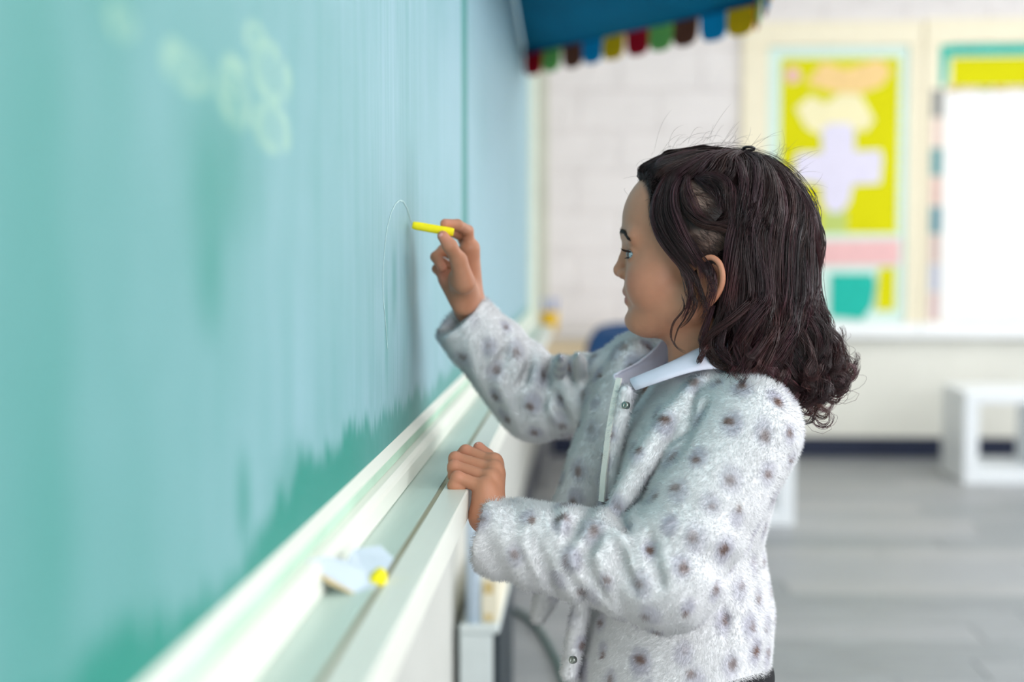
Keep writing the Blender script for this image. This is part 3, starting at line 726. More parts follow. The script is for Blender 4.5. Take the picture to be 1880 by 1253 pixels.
# ---- hidden remainder of the body at a coarser grid
SHz = .885
g = Field((-.12, 1.42, .02), (.27, 1.86, .96), .005)
HIPZ = .56
g.chain([(.132, 1.60, .94), (.125, 1.60, .86), (.115, 1.60, .72), (.105, 1.60, .58)], [.030, .058, .066, .076], .03)
g.chain([(.14, 1.52, .885), SHO_N, ELB_N, lerp(wr, ELB_N, .45)], [.036, .034, .027, .021], .02)
g.chain([(.12, 1.67, .885), SHO_F, ELB_F, lerp(wf, ELB_F, .4)], [.036, .034, .027, .021], .02)
for s_ in (-1, 1): g.chain([(.105, 1.60+s_*.055, .58), (.10, 1.60+s_*.06, .32), (.11, 1.60+s_*.06, .07)], [.064, .043, .030], .02)
for s_ in (-1, 1): g.chain([(.12, 1.60+s_*.06, .045), (.03, 1.60+s_*.06, .035)], [.026, .020], .01)
BV, BF = g.mesh()
base = np.array(lin((186, 128, 99)))
def handcol(V, tips, extra):
    c = np.tile(base, (len(V), 1))
    for t, r in tips:
        w = np.exp(-(np.linalg.norm(V-t, axis=1)/r)**2)*.55; c = c*(1-w[:, None])+np.array(lin((222, 142, 122)))*w[:, None]
    return c
Ncol = handcol(NV, [(th_[3], .008), (th_[2], .006)]+[(p, .007) for p in pip], 0)
Fcol = handcol(FV, [(tb[3], .009)]+[(q[0][3], .009) for q in fing], 0)
allV = np.concatenate([HVw, NV, FV, BV]); n1, n2, n3 = len(HVw), len(NV), len(FV)
HF2 = HF[:, ::-1]          # HL mirrors handedness
allF = np.concatenate([HF2, NF+n1, FF+n1+n2, BF+n1+n2+n3])
allC = np.concatenate([Hcol, Ncol, Fcol, np.tile(base, (len(BV), 1))])
m_skin = mat('skin', (190, 136, 108), .48, .35, noise=.05, nscale=90, bump=.05, sss=.12, attr='tint')
girl = mk('person', allV, allF, m_skin, None, True, allC)
tag(girl, 'child in spotted white fur jacket writing on the chalkboard with yellow chalk', 'person')

# ---- nails, eyes, brows, lashes
m_nail = mat('nail', (222, 158, 150), .3, .5, noise=.02)
def nail(tipp, prev, nrm, w=.0042, l=.0058, lift=.0056):
    t = tipp-prev; t /= np.linalg.norm(t); n = np.array(nrm, float); n = n-t*(n@t); n /= np.linalg.norm(n); s_ = np.cross(t, n)
    V = []; F = []; nu, nv = 7, 6
    for k in (0, 1):
        for j in range(nv):
            for i in range(nu):
                u = i/(nu-1)*2-1; v = j/(nv-1); ww = w*math.sqrt(max(.05, 1-(max(0, v-.55)/.5)**2))*(1 if v > .12 else .8)
                V.append(tipp+t*(v-.35)*l+s_*u*ww+n*(lift+.0008-.0022*u*u-.0010*v*v-k*.0010))
    for k in (0, 1):
        for j in range(nv-1):
            for i in range(nu-1):
                a = k*nu*nv+j*nu+i; q = (a, a+1, a+nu+1, a+nu); F.append(q if k == 0 else q[::-1])
    r_ = [i for i in range(nu)]+[j*nu+nu-1 for j in range(1, nv)]+[(nv-1)*nu+i for i in range(nu-2, -1, -1)]+[j*nu for j in range(nv-2, 0, -1)]
    for i in range(len(r_)): a, b = r_[i], r_[(i+1) % len(r_)]; F.append((b, a, a+nu*nv, b+nu*nv))
    return mk('fingernail', V, F, m_nail, girl, True)
nail(th_[3], th_[2], (-.1, -.6, .8), .0040, .0070, .0052)
nail(tb[3], tb[2], (-.25, -1, .1), .0044, .0080, .0056)
def sphere(c, r, n=28, m_=18, ax=None):
    V = []; F = []
    for j in range(m_+1):
        t = PI*j/m_
        for i in range(n):
            a = 2*PI*i/n; V.append((c[0]+r*math.cos(t), c[1]+r*math.sin(t)*math.cos(a), c[2]+r*math.sin(t)*math.sin(a)))
    for j in range(m_):
        for i in range(n): F.append((j*n+i, j*n+(i+1) % n, (j+1)*n+(i+1) % n, (j+1)*n+i))
    return np.array(V), np.array(F)
m_eye = mat('eye', (255, 255, 255), .08, .6, attr='tint')
for (ex, ey, ez) in EYEC:
    V, F = sphere((0, 0, 0), 11.3, 40, 44)
    ang = np.degrees(np.arccos(V[:, 0]/11.3)); c = np.tile(np.array(lin((186, 200, 208))), (len(V), 1))
    c[ang < 40] = lin((30, 22, 20)); c[ang < 35] = lin((66, 46, 36)); c[ang < 15] = lin((8, 6, 6))
    V = V*np.array([1+.03*(0), 1, 1]); V[:, 0] += .9*np.clip((30-ang)/30, 0, 1)
    a = .05*np.sign(ey); R = np.array([[math.cos(a), math.sin(a), 0], [-math.sin(a), math.cos(a), 0], [0, 0, 1]])
    V = V@R+np.array([ex, ey, ez]); o = mk('eye', HL(V), F[:, ::-1] if True else F, m_eye, girl, True, c)

def strands(paths, rad, sides=3):
    """(n,m,3) centre lines + (m,) or (n,m) radii -> vertices, quad faces"""
    n, m, _ = paths.shape
    t = np.gradient(paths, axis=1); t /= np.linalg.norm(t, axis=2, keepdims=True)+1e-12
    ref = np.tile(np.array([.31, .2, .93]), (n, 1)); u = np.cross(t, ref[:, None, :]); u /= np.linalg.norm(u, axis=2, keepdims=True)+1e-9; v = np.cross(t, u)
    rad = np.broadcast_to(rad, (n, m))[:, :, None]
    V = np.stack([paths+rad*(u*math.cos(2*PI*k/sides)+v*math.sin(2*PI*k/sides)) for k in range(sides)], 2)
    idx = np.arange(n*m*sides).reshape(n, m, sides); a = idx[:, :-1]; b = idx[:, 1:]
    F = np.stack([a, np.roll(a, -1, 2), np.roll(b, -1, 2), b], -1).reshape(-1, 4)
    return V.reshape(-1, 3), F
m_brow = mat('brow_hair', (44, 29, 26), .6, .3, noise=.1, nscale=200)
for s_ in (1, -1):
    pb = []
    for i in range(300):
        t = rng.uniform(0, 1)**.55; c = np.array([87.5-13.5*t**1.5, s_*(9+35*t), 24+4*math.sin(t*2.6)-9*t*t])
        c[2] += rng.normal()*1.6*(1-.65*t); L = rng.uniform(5, 8)
        near_ = HV[(np.abs(HV[:, 1]-c[1]) < 2) & (np.abs(HV[:, 2]-c[2]) < 2) & (HV[:, 0] > 40)]; c[0] = near_[:, 0].max()-.6
        d = np.array([-.35-.5*t, s_*.85, .35-.75*t]); d /= np.linalg.norm(d)
        out = np.array([.8-.3*t, s_*(.2+.5*t), .1]); c = c+out*1.0
        pb.append(np.stack([c, c+d*L*.5+out*.9, c+d*L+out*.3]))
    V, F = strands(HL(np.array(pb)), np.array([.00024, .0002, .0001])); mk('eyebrow', V, F, m_brow, girl, True)
for (ex, ey, ez) in EYEC:
    pb = []; s_ = np.sign(ey)
    for up in (1, -1):
        for i in range(46 if up > 0 else 26):
            t = rng.uniform(-1, 1); a = s_*math.radians(14)+t*math.radians(54)
            rr = 13.1; zz = ez+up*(4.5*math.sqrt(max(0, 1-(t*.95)**2))); c = np.array([ex+math.cos(a)*rr*.92, ey+math.sin(a)*rr, zz]); d = np.array([math.cos(a), math.sin(a), 0])
            L = (6.5 if up > 0 else 2.2)*rng.uniform(.7, 1.1)
            pb.append(np.stack([c-d*.8, c+d*L*.55+[0, 0, -.2*up*L*.5], c+d*L*.95+[0, 0, up*L*.28]]))
    V, F = strands(HL(np.array(pb)), np.array([.00034, .00028, .0001])); mk('eyelashes', V, F, m_brow, girl, True)

# ------------------------------------------------------------------ hair
guides = []      # (points in head-local mm, spread mm at root, middle, tip, number of strands, waviness)
def G(pts, sp=(2, 5, 3), n=50, wav=.6): guides.append((np.asarray(pts, float), sp, n, wav))
def W2L(l): return HLinv(np.array([P(a, b, 1.60-c/1000) for a, b, c in l]))
CR = np.array([-49, 0, 108.])
cen = np.array([-4, 0, 38.]); rad0 = np.array([93, 71, 74.])
def onskull(d, off): d = np.asarray(d, float); d = d/np.linalg.norm(d); return cen+d*(rad0+off)
# hair falling from the crown round the sides and the back
def fall(i, n, phi, lay, sgn):
    off = 6+lay*(9+13*math.sin(min(phi, PI)/2)**4)
    c0 = (CR-cen)/rad0; c0 = c0+rng.normal(size=3)*.16; sd = np.array([math.cos(phi), sgn*math.sin(phi), -.40])
    pts = [onskull(c0*(1-t)+sd*t, 1+off*min(1, t*1.35)) for t in (0, .12, .28, .46, .66, .82)]
    ph = math.degrees(phi); K = [88, 120, 150, 168, 184]
    mid = np.array([np.interp(ph, K, [-42, -74, -104, -118, -122]), sgn*np.interp(ph, K, [77, 73, 50, 22, 0]), -42])+rng.normal(size=3)*4
    end = np.array([np.interp(ph, K, [-14, -62, -112, -134, -138]), sgn*np.interp(ph, K, [80, 88, 62, 30, 0]), np.interp(ph, K, [-118, -138, -160, -140, -116])])+rng.normal(size=3)*np.array([9, 7, 10])
    end[2] += 30*(1-lay)*rng.uniform(0, 1)
    pts[-1] = pts[-1]*.6+(mid+np.array([-3, 0, 55]))*.4
    out = np.array([math.cos(phi), sgn*math.sin(phi), 0]); sd_ = np.array([-out[1], out[0], 0]); ph0 = 2.2*math.sin(phi*5)+lay*2+rng.normal()*.5
    for t in (0, .22, .44, .66, .88, 1.0):
        p = mid*(1-t)+end*t; am = 3+12*t; pts.append(p+out*am*math.sin(ph0+t*6.2)*.8+sd_*am*math.cos(ph0+t*5.4)*.8)
    r = rng.uniform(8, 14); k0 = pts[-1]; sg = rng.choice([-1, 1]); amax = rng.uniform(2.6, 5.4)
    for a in np.linspace(.5, amax, 8): pts.append(k0+r*(out*(1-math.cos(a))*.75+sd_*sg*.7*math.sin(a*.8))+np.array([0, 0, -r*math.sin(a)*.9]))
    G(pts, (5, rng.uniform(5, 9.5), 2.6), n, 1.3)
for i in range(190):
    sgn = 1 if i % 5 < 3 else -1; fall(i, 28, math.radians(rng.uniform(103, 184)), rng.uniform(0, 1), sgn)
# quiff swept from the hairline up and back to the tie
for y in np.linspace(-46, 46, 22):
    k = 1-(y/75)**2; yj = y+rng.normal()*2
    G([(62*k, yj, 80-abs(y)*.15), (68*k+rng.normal(), yj*1.02, 92), (60*k, yj*.98, 100-abs(y)*.12), (38, yj*.85, 109-abs(y)*.16), (5, yj*.6, 113-abs(y)*.08), (-28, yj*.3, 112), (-50, yj*.1, 106)], (4.5, 6, 4), 60, .35)
# sides drawn back from the part to the tie
for s_ in (1, -1):
    for t in np.linspace(0, 1, 9):
        u0 = 48-80*t
        G([(u0+6, s_*(56+6*t), 82-8*t), (u0-2, s_*(57+4*t), 92-6*t), (u0*.7-12, s_*46, 101), (u0*.4-28, s_*26, 109), (-48, s_*6, 107)], (6, 7, 4), 55, .35)
# hand-placed locks on the near side (photo pixels, offset in mm from the middle plane), mirrored for the other side
near = [
    ([(1258, 432, 76), (1284, 474, 82), (1303, 500, 88), (1308, 530, 89), (1300, 562, 84), (1284, 590, 78)], (5, 6, 5), 46, .7),
    ([(1246, 470, 74), (1262, 520, 77), (1268, 556, 77), (1250, 590, 71)], (4, 6, 4), 26, 1.0),
    ([(1284, 322, 60), (1306, 334, 67), (1328, 352, 73), (1340, 384, 77), (1342, 420, 80)], (4, 8, 6), 60, .6),
    ([(1276, 322, 60), (1290, 336, 68), (1310, 350, 72), (1322, 372, 75), (1324, 398, 78)], (3, 6, 5), 34, .9),
    ([(1262, 322, 60), (1262, 345, 68), (1268, 366, 71), (1284, 396, 75), (1304, 408, 78)], (3, 6, 5), 34, .9),
    ([(1350, 400, 78), (1344, 440, 82), (1342, 485, 83), (1342, 530, 82), (1334, 580, 80)], (7, 9, 7), 70, .6),
    ([(1356, 400, 78), (1352, 450, 82), (1350, 500, 83), (1346, 550, 82), (1352, 600, 84)], (7, 9, 7), 70, .6),
    ([(1338, 470, 79), (1336, 510, 79), (1332, 550, 78), (1322, 600, 77)], (6, 8, 7), 60, .6),
    ([(1216, 335, 54), (1203, 362, 58), (1199, 395, 61), (1210, 432, 65), (1236, 468, 71), (1258, 497, 76), (1268, 530, 78), (1262, 566, 74), (1250, 596, 68)], (3, 5, 2), 70, .5),
    ([(1222, 338, 56), (1212, 370, 62), (1210, 405, 66), (1224, 445, 71), (1250, 480, 76), (1276, 512, 79), (1288, 545, 79), (1276, 575, 76)], (4, 6, 3), 90, .5),
    ([(1232, 332, 57), (1226, 365, 64), (1228, 402, 69), (1244, 440, 74), (1268, 472, 78), (1296, 500, 81), (1304, 530, 82)], (4, 6.5, 3), 90, .5),
    ([(1250, 326, 58), (1238, 352, 66), (1240, 388, 71), (1254, 428, 76), (1272, 464, 79), (1288, 490, 82), (1286, 522, 82)], (4, 6, 3), 80, .5),
    ([(1262, 322, 60), (1254, 352, 67), (1262, 384, 71), (1282, 405, 75), (1310, 414, 78), (1338, 408, 79), (1360, 392, 78)], (3, 5, 3), 70, .3),
    ([(1268, 320, 60), (1256, 346, 68), (1262, 386, 72), (1284, 410, 75), (1314, 416, 78), (1342, 424, 80), (1362, 440, 81), (1372, 480, 82)], (3, 5, 3), 60, .3),
    ([(1285, 325, 62), (1310, 322, 66), (1334, 334, 70), (1346, 362, 74), (1348, 396, 77), (1352, 436, 80), (1362, 480, 82)], (4, 6, 4), 70, .3),
    ([(1275, 330, 62), (1298, 326, 67), (1322, 334, 71), (1336, 358, 74), (1338, 388, 77), (1330, 408, 78)], (3, 4, 3), 55, .3),
    ([(1340, 330, 62), (1352, 360, 72), (1358, 400, 77), (1360, 440, 80), (1356, 470, 82), (1352, 510, 82)], (4, 6, 5), 70, .4),
    
    ([(1262, 500, 77), (1268, 532, 78), (1276, 556, 78), (1262, 588, 74), (1240, 606, 70)], (2, 4, 1.5), 22, .8),
    ([(1280, 515, 79), (1292, 545, 80), (1296, 570, 80), (1286, 602, 76)], (2, 4, 2), 20, .8),
    ([(1250, 540, 72), (1256, 566, 71), (1236, 594, 66), (1232, 622, 64), (1246, 642, 66), (1262, 650, 70)], (.8, 1.2, .6), 7, .4),
    ([(1268, 560, 74), (1258, 584, 71), (1244, 606, 68), (1240, 634, 68), (1262, 648, 72)], (.6, 1, .5), 6, .4),
    ([(1310, 560, 76), (1296, 600, 74), (1290, 630, 74), (1306, 655, 78), (1330, 662, 82), (1345, 650, 84)], (3, 5, 3), 50, .9),
    ([(1330, 560, 78), (1312, 605, 78), (1302, 640, 82), (1318, 668, 88), (1346, 676, 92), (1366, 664, 92)], (3, 6, 3), 60, .9),
    ([(1345, 560, 80), (1330, 600, 84), (1322, 640, 88), (1344, 668, 94), (1368, 684, 96), (1388, 706, 96), (1404, 712, 94), (1406, 692, 92)], (3, 6, 2.5), 60, .6),
    ([(1356, 540, 82), (1352, 590, 86), (1364, 632, 90), (1384, 660, 94), (1396, 690, 95), (1402, 714, 94), (1388, 712, 93)], (3, 6, 2.5), 60, .6),
    ([(1372, 540, 80), (1380, 590, 85), (1370, 630, 90), (1352, 652, 93), (1338, 672, 94)], (4, 6, 3), 60, .9),
    ([(1400, 540, 76), (1412, 590, 80), (1406, 640, 84), (1424, 680, 84), (1450, 712, 80), (1470, 738, 76), (1492, 742, 72), (1506, 722, 70)], (4, 7, 3), 70, .7),
    ([(1430, 520, 66), (1440, 580, 72), (1436, 640, 76), (1452, 690, 74), (1474, 726, 70), (1496, 734, 66), (1522, 716, 62), (1524, 698, 60)], (4, 7, 3), 70, .7),
    ([(1452, 540, 58), (1464, 590, 62), (1460, 640, 66), (1478, 672, 64), (1506, 690, 60), (1524, 706, 58), (1508, 722, 57), (1486, 712, 57)], (4, 7, 3), 70, .7),
    ([(1470, 500, 46), (1478, 550, 48), (1498, 590, 50), (1524, 618, 50), (1542, 640, 48), (1538, 668, 46), (1518, 660, 45)], (3, 5, 2), 50, .7),
    ([(1480, 560, 40), (1500, 592, 42), (1530, 610, 42), (1548, 632, 42), (1546, 656, 42), (1532, 664, 42)], (1.5, 2.5, 1), 16, .4),
    ([(1440, 330, 40), (1470, 360, 44), (1490, 400, 46), (1498, 440, 46), (1506, 470, 44), (1512, 496, 42)], (5, 6, 3), 70, .4),
    ([(1430, 340, 50), (1456, 380, 56), (1472, 430, 58), (1480, 480, 56), (1472, 520, 54), (1488, 560, 52)], (5, 7, 4), 80, .5),
    ([(1452, 330, 30), (1482, 368, 32), (1500, 412, 33), (1508, 452, 33), (1500, 500, 33), (1488, 530, 34)], (4, 6, 3), 70, .4),
]
for pts, sp, n, wav in near:
    L = W2L(pts)
    if pts[0][1] < 340 and pts[0][0] < 1245: L = np.vstack([L[0]+np.array([-7, -6, 13]), L])
    G(L, sp, n, wav); L2 = L*np.array([1, -1, 1]); G(L2, sp, max(6, int(n*.6)), wav)
groups = {26: ([], []), 46: ([], [])}
palette = [(62, 37, 42), (44, 28, 27), (56, 36, 34), (38, 25, 25), (66, 38, 42), (52, 34, 29), (62, 38, 36)]
def emit(m, p, c): groups[m][0].append(p); groups[m][1].append(c)
for pts, sp, n, wav in guides:
    MM = 46 if len(pts) > 14 else 26
    cf = resample(pts, 161)
    w = np.linspace(0, 1, MM); w = 1-(1-w)**1.7 if MM == 46 else w
    c = np.stack([np.interp(w, np.linspace(0, 1, 161), cf[:, q]) for q in range(3)], 1)
    t = np.gradient(c, axis=0); t /= np.linalg.norm(t, axis=1, keepdims=True)+1e-9
    rf = np.array([.3, .2, .93]); u = np.cross(t, rf); u /= np.linalg.norm(u, axis=1, keepdims=True)+1e-9; v = np.cross(t, u)
    spread = np.interp(w, [0, .5, 1], sp)
    base_h = np.array(lin(random.choice(palette)))*rng.uniform(.5, 1.35); ph = rng.uniform(0, 6.28)
    for k in range(n):
        r = math.sqrt(rng.uniform()); a = rng.uniform(0, 6.28)
        wv = wav*(1.6*np.sin(w*7+ph+rng.normal()*.5)*w+.9*np.sin(w*17+rng.uniform(0, 6.28))*w*.6)
        tw = a+w*1.2
        p = c+(u*np.cos(tw)[:, None]+v*np.sin(tw)[:, None])*(spread*r)[:, None]+u*wv[:, None]
        if rng.uniform() < .05: p = p+(u*rng.normal()+v*rng.normal())*(w**2*rng.uniform(4, 11))[:, None]
        lo_, hi_ = rng.uniform(0, .07), (rng.uniform(.76, 1) if MM == 26 else 1 if rng.uniform() > .45 else rng.uniform(.82, 1))
        p = np.stack([np.interp(lo_+w*(hi_-lo_), w, p[:, q]) for q in range(3)], 1)
        emit(MM, p, base_h*rng.uniform(.65, 1.55)+np.array([.007, 0, .003])*rng.uniform(0, 1))
MM = 26
for (pu, pw, ru, rw) in ((0, 58, 19, 19), (-13, 14, 24, 16)):
    for i in range(330):
        a = rng.uniform(0, 6.28); r = math.sqrt(rng.uniform(.08, 1)); sgn = 1 if i % 5 < 3 else -1
        d0 = np.array([pu+ru*r*math.cos(a)+4, sgn*70, pw+rw*r*math.sin(a)]); b0 = onskull((d0-cen)/rad0, .5); L = rng.uniform(8, 20)
        w = np.linspace(0, 1, MM)[:, None]; tg = np.array([-.8+.3*rng.normal(), 0, -.55+.4*rng.normal()]); q = b0+tg*w*L; q = cen+(q-cen)/np.linalg.norm((q-cen)/rad0, axis=1, keepdims=True)*(1+.012+.03*w*rng.uniform(.3, 1.5))
        emit(26, q, np.array(lin((70, 50, 46)))*rng.uniform(.7, 1.3))
# fine hairs along the forehead and temple hairline
for i in range(520):
    sgn = 1 if i % 5 < 3 else -1; t = rng.uniform(0, 1); y = sgn*np.interp(t, [0, .5, .75, 1], [0, 44, 56, 60]); wz = np.interp(t, [0, .5, .75, 1], [84, 80, 66, 40])+rng.normal()*2
    d0 = np.array([np.interp(t, [0, .5, .75, 1], [66, 58, 56, 52])+rng.normal()*2, y, wz]); b0 = onskull((d0-cen)/rad0, 0.2); L = rng.uniform(10, 22)
    w = np.linspace(0, 1, MM)[:, None]; tg = np.array([-.7, sgn*.1, np.interp(t, [0, .6, 1], [.8, .2, -.6])])+rng.normal(size=3)*.18; q = b0+tg*w*L; f2 = np.linalg.norm((q-cen)/rad0, axis=1, keepdims=True); q = cen+(q-cen)/f2*np.maximum(f2, 1.006+.06*w)
    emit(26, q, np.array(lin((52, 34, 33)))*rng.uniform(.7, 1.3))
# flyaways over the crown and the back
for i in range(170):
    d = np.array([rng.uniform(-1, .45), rng.normal()*.5, rng.uniform(.15, 1)]); b0 = onskull(d, 16); dn = d/np.linalg.norm(d)
    tg = np.array([-.6, rng.normal()*.6, .15])+rng.normal(size=3)*.35; L = rng.uniform(14, 38)
    w = np.linspace(0, 1, MM)[:, None]; p = b0+tg*w*L+dn*(np.sin(w*2.2)*L*.30)+rng.normal(size=3)*w*w*5
    emit(26, p, np.array(lin((70, 50, 46))))
VV = []; FF_ = []; CC = []; off_ = 0
for m, (pp_, cc_) in groups.items():
    pp_ = np.array(pp_); w = np.linspace(0, 1, m); rr = np.tile(.00027*np.interp(w, [0, .12, .7, 1], [.45, 1, 1, .3]), (len(pp_), 1))
    if m == 26: rr[-170:] *= .4; rr[-(170+520+660):-(170+520)] *= .6; rr[-(170+520):-170] *= .7
    V, F = strands(HL(pp_), rr); VV.append(V); FF_.append(F+off_); off_ += len(V); CC.append((np.repeat(np.array(cc_), m*3, axis=0).reshape(len(pp_), m, 3, 3)*(np.array([.85, .85, .88])+np.interp(w, [.35, 1], [0, 1])[:, None]*np.array([.75, .55, .42]))[None, :, None, :]).reshape(-1, 3))
m_hair = mat('dark_hair', (40, 26, 26), .34, .45, attr='tint')
hb = m_hair.node_tree.nodes['Principled BSDF']
hair = mk('hair', np.concatenate(VV), np.concatenate(FF_), m_hair, girl, True, np.concatenate(CC))
# solid under-layer so no scalp or wall shows through the mass
f = Field((-150, -96, -150), (90, 96, 126), 2.6)
f.ell(cen+[-4, 0, 2], rad0+[5, 5, 6])
f.ell((92, 0, 10), (70, 100, 66), 8, 's'); f.ell((82, 0, 40), (38, 90, 46), 6, 's')
f.ell((10, 80, -10), (44, 30, 62), 6, 's'); f.ell((10, -80, -10), (44, 30, 62), 6, 's')
f.ell((2, 76, 58), (34, 28, 30), 3, 's'); f.ell((2, -76, 58), (34, 28, 30), 3, 's'); f.ell((-12, 80, 15), (28, 26, 20), 3, 's'); f.ell((-12, -80, 15), (28, 26, 20), 3, 's'); f.ell((84, 0, 66), (40, 90, 30), 5, 's')
f.ell((-62, 0, 38), (50, 64, 58), 14); f.ell((-74, 0, -20), (46, 64, 50), 16); f.ell((-92, 0, -92), (34, 58, 48), 14)
f.ell((-60, 60, -90), (26, 16, 34), 10); f.ell((-60, -60, -90), (26, 16, 34), 10)
f.chain([(54, 0, 92), (36, 0, 106), (0, 0, 112), (-44, 0, 108)], [6, 11, 10, 6], 8); 
for s_ in (1, -1):
    f.chain([(-34, s_*54, -30), (-36, s_*56, -60)], [16, 20], 8); f.ell((-14, s_*82, -24), (19, 14, 30), 3, 's')
for s_ in (1, -1): f.chain([(50, s_*24, 90), (32, s_*24, 102), (0, s_*18, 108)], [6, 10, 9], 8)
UV, UF = f.mesh()
mk('hair_underlayer', HL(UV), UF[:, ::-1], mat('hair_underlayer', (26, 17, 17), .95, .02, noise=.2, nscale=150), girl, True)
# small dark hair tie where the swept strands meet
tt = [HL(CR+np.array([6*math.cos(a)-2, 6*math.sin(a), 9+1.5*math.sin(a)])) for a in np.linspace(0, 2*PI, 17)]
mk_t = MB().tube(tt, .0016, 8).build('hair_tie', mat('black_elastic', (12, 12, 14), .4, .5), girl, True)

# ------------------------------------------------------------------ clothes
zk = np.array([.50, .575, .60, .66, .735, .80, .86, .905, .94, .97])
ck = np.array([.094, .094, .096, .106, .106, .113, .122, .130, .134, .136])
ak = np.array([.106, .106, .108, .102, .088, .096, .083, .060, .046, .04])
bk = np.array([.125, .125, .125, .120, .118, .122, .122, .105, .068, .05])
def torso(dx=0.0, z0=.578, z1=.955):
    def f_(X, Y, Z):
        c = np.interp(Z, zk, ck); a = np.interp(Z, zk, ak)-dx; b = np.interp(Z, zk, bk)-dx
        q = np.sqrt(((X-c)/a)**2+((Y-1.60)/b)**2); d = (q-1)*np.minimum(a, b)*.95
        return np.maximum(np.maximum(d, z0-Z), Z-z1)
    return f_
J = Field((-.20, 1.35, .55), (.26, 1.86, 1.04), .0030)
J.op((-.05, 1.45, .55), (.26, 1.75, .97), torso(), .0)
def ripple_near(h, X, Y, Z):
    s_ = h*.19-.42*(Z-.76)*1.0+.25*(Y-1.45); return .0014*np.sin(s_*2*PI/.034+.6*np.sin(Z*60))*smoothstep(.05, .25, h)*(1-.75*smoothstep(.72, .95, h))+.0015*np.sin(X*170+Z*90)
def ripple_far(h, X, Y, Z):
    return .0016*np.sin((X*1.0+.25*Z)*2*PI/.026+.8*np.sin(Z*50))*smoothstep(0, .2, h)*(1-.6*smoothstep(.7, 1, h))
J.cone(SHO_N, ELB_N, .056, .056, .026, 'u', lambda h, X, Y, Z: .0030*np.sin((h*.2+.3*X)*2*PI/.05+1)*smoothstep(.35, .9, h))
J.cone(ELB_N, CUFF_N+(CUFF_N-ELB_N)*.0, .054, .039, .012, 'u', ripple_near)
J.cone(SHO_F, ELB_F, .044, .047, .025, 'u', ripple_far)
J.cone(ELB_F, CUFF_F, .049, .037, .012, 'u', ripple_far)
# cut the cuffs square and hollow them
for cu, el, wrp in ((CUFF_N, ELB_N, wr), (CUFF_F, ELB_F, wf)):
    d = (cu-el)/np.linalg.norm(cu-el)
    J.cone(cu+d*.052, cu+d*.10, .052, .06, .006, 's')
    J.cone(cu-d*.03, cu+d*.08, .026, .026, .004, 's')
# far front panel flaring forward, the near front's rolled edge and the shaded gap between them
J.chain([P(1160, 660, 1.675), P(1122, 760, 1.672), P(1092, 850, 1.672), P(1062, 929, 1.675), P(1022, 1050, 1.685), P(989, 1132, 1.69)], [.022, .030, .030, .028, .019, .009], .016)
J.chain([P(1175, 628, 1.70), P(1122, 672, 1.715)], [.014, .014], .02)
J.chain([P(1112, 692, 1.715), P(1152, 650, 1.705), P(1188, 636, 1.695), P(1240, 642, 1.685)], [.014, .018, .016, .012], .014)
J.chain([P(1118, 700, 1.585), P(1100, 800, 1.592), P(1090, 940, 1.598), P(1040, 1130, 1.60), P(1000, 1250, 1.60)], [.008, .010, .012, .014, .02], .006, 's')
J.chain([P(1150, 720, 1.545), P(1122, 840, 1.548), P(1112, 960, 1.548), P(1062, 1140, 1.55), P(1046, 1236, 1.55)], [.008, .009, .009, .009, .009], .008)
J.chain([P(1284, 706, 1.515), P(1232, 770, 1.498), P(1180, 850, 1.480), P(1125, 945, 1.472)], [.008, .012, .013, .010], .010)
J.chain([P(1300, 745, 1.478), P(1238, 830, 1.455), P(1200, 905, 1.435)], [.004, .005, .004], .012, 's')
J.chain([P(1158, 905, 1.425), P(1225, 905, 1.400), P(1290, 930, 1.395)], [.003, .004, .003], .010, 's')
J.chain([P(1310, 1062, 1.445), P(1370, 1010, 1.46), P(1430, 940, 1.49)], [.004, .006, .005], .012, 's')
# neck opening
J.cone((.128, 1.60, .925), (.118, 1.60, 1.0), .045, .058, .008, 's')
def surf(px, py, y0=1.32, y1=1.85):
    for Y in np.arange(y0, y1, .0015):
        p = P(px, py, Y); i = np.round((p-J.lo)/J.h).astype(int)
        if (i >= 0).all() and (i < J.n).all() and J.F[tuple(i)] < 0: return p
    return P(px, py, 1.6)
def crease(l, r=.0035, k=.011, push=-.0005, y0=1.32):
    pts = resample([surf(a, b, y0) for a, b in l], 7); pts = [p+np.array([0, push, 0]) for p in pts]
    rs = [r*(.35+.65*math.sin(PI*i/6)) for i in range(7)]
    for i in range(6): J.cone(pts[i], pts[i+1], rs[i], rs[i+1], k, 's')
def ridge(l, r=.004, k=.012, push=.002, y0=1.32):
    pts = resample([surf(a, b, y0) for a, b in l], 7); pts = [p+np.array([0, push, 0]) for p in pts]
    rs = [r*(.4+.6*math.sin(PI*i/6)) for i in range(7)]
    for i in range(6): J.cone(pts[i], pts[i+1], rs[i], rs[i+1], k if i == 0 else .005)
for l in ([(998, 946), (1010, 975), (1024, 1000)], [(1036, 962), (1046, 1010), (1066, 1055), (1086, 1095)], [(1078, 966), (1088, 1000), (1108, 1040), (1126, 1080)], [(1138, 975), (1150, 1020), (1168, 1070), (1182, 1105)], [(960, 985), (975, 1020), (998, 1065)]): ridge(l)
for l in ([(975, 960), (984, 990), (1004, 1050), (1020, 1092)], [(1060, 955), (1050, 980), (1040, 1006)], [(1040, 1050), (1068, 1090), (1100, 1122)], [(1104, 980), (1074, 1022), (1090, 1070), (1116, 1106)], [(1134, 998), (1148, 1055), (1170, 1090)], [(1128, 925), (1140, 950), (1150, 972)], [(1195, 985), (1200, 1030), (1215, 1075)]): crease(l)
for l in ([(976, 660), (966, 690), (952, 712)], [(1006, 668), (1002, 710), (998, 750)], [(1018, 720), (1030, 750), (1044, 770)], [(1048, 658), (1050, 680), (1053, 700)], [(930, 640), (915, 670), (900, 690)], [(1075, 660), (1076, 690), (1070, 715)]): crease(l, .0036, .010, -.0005, 1.55)
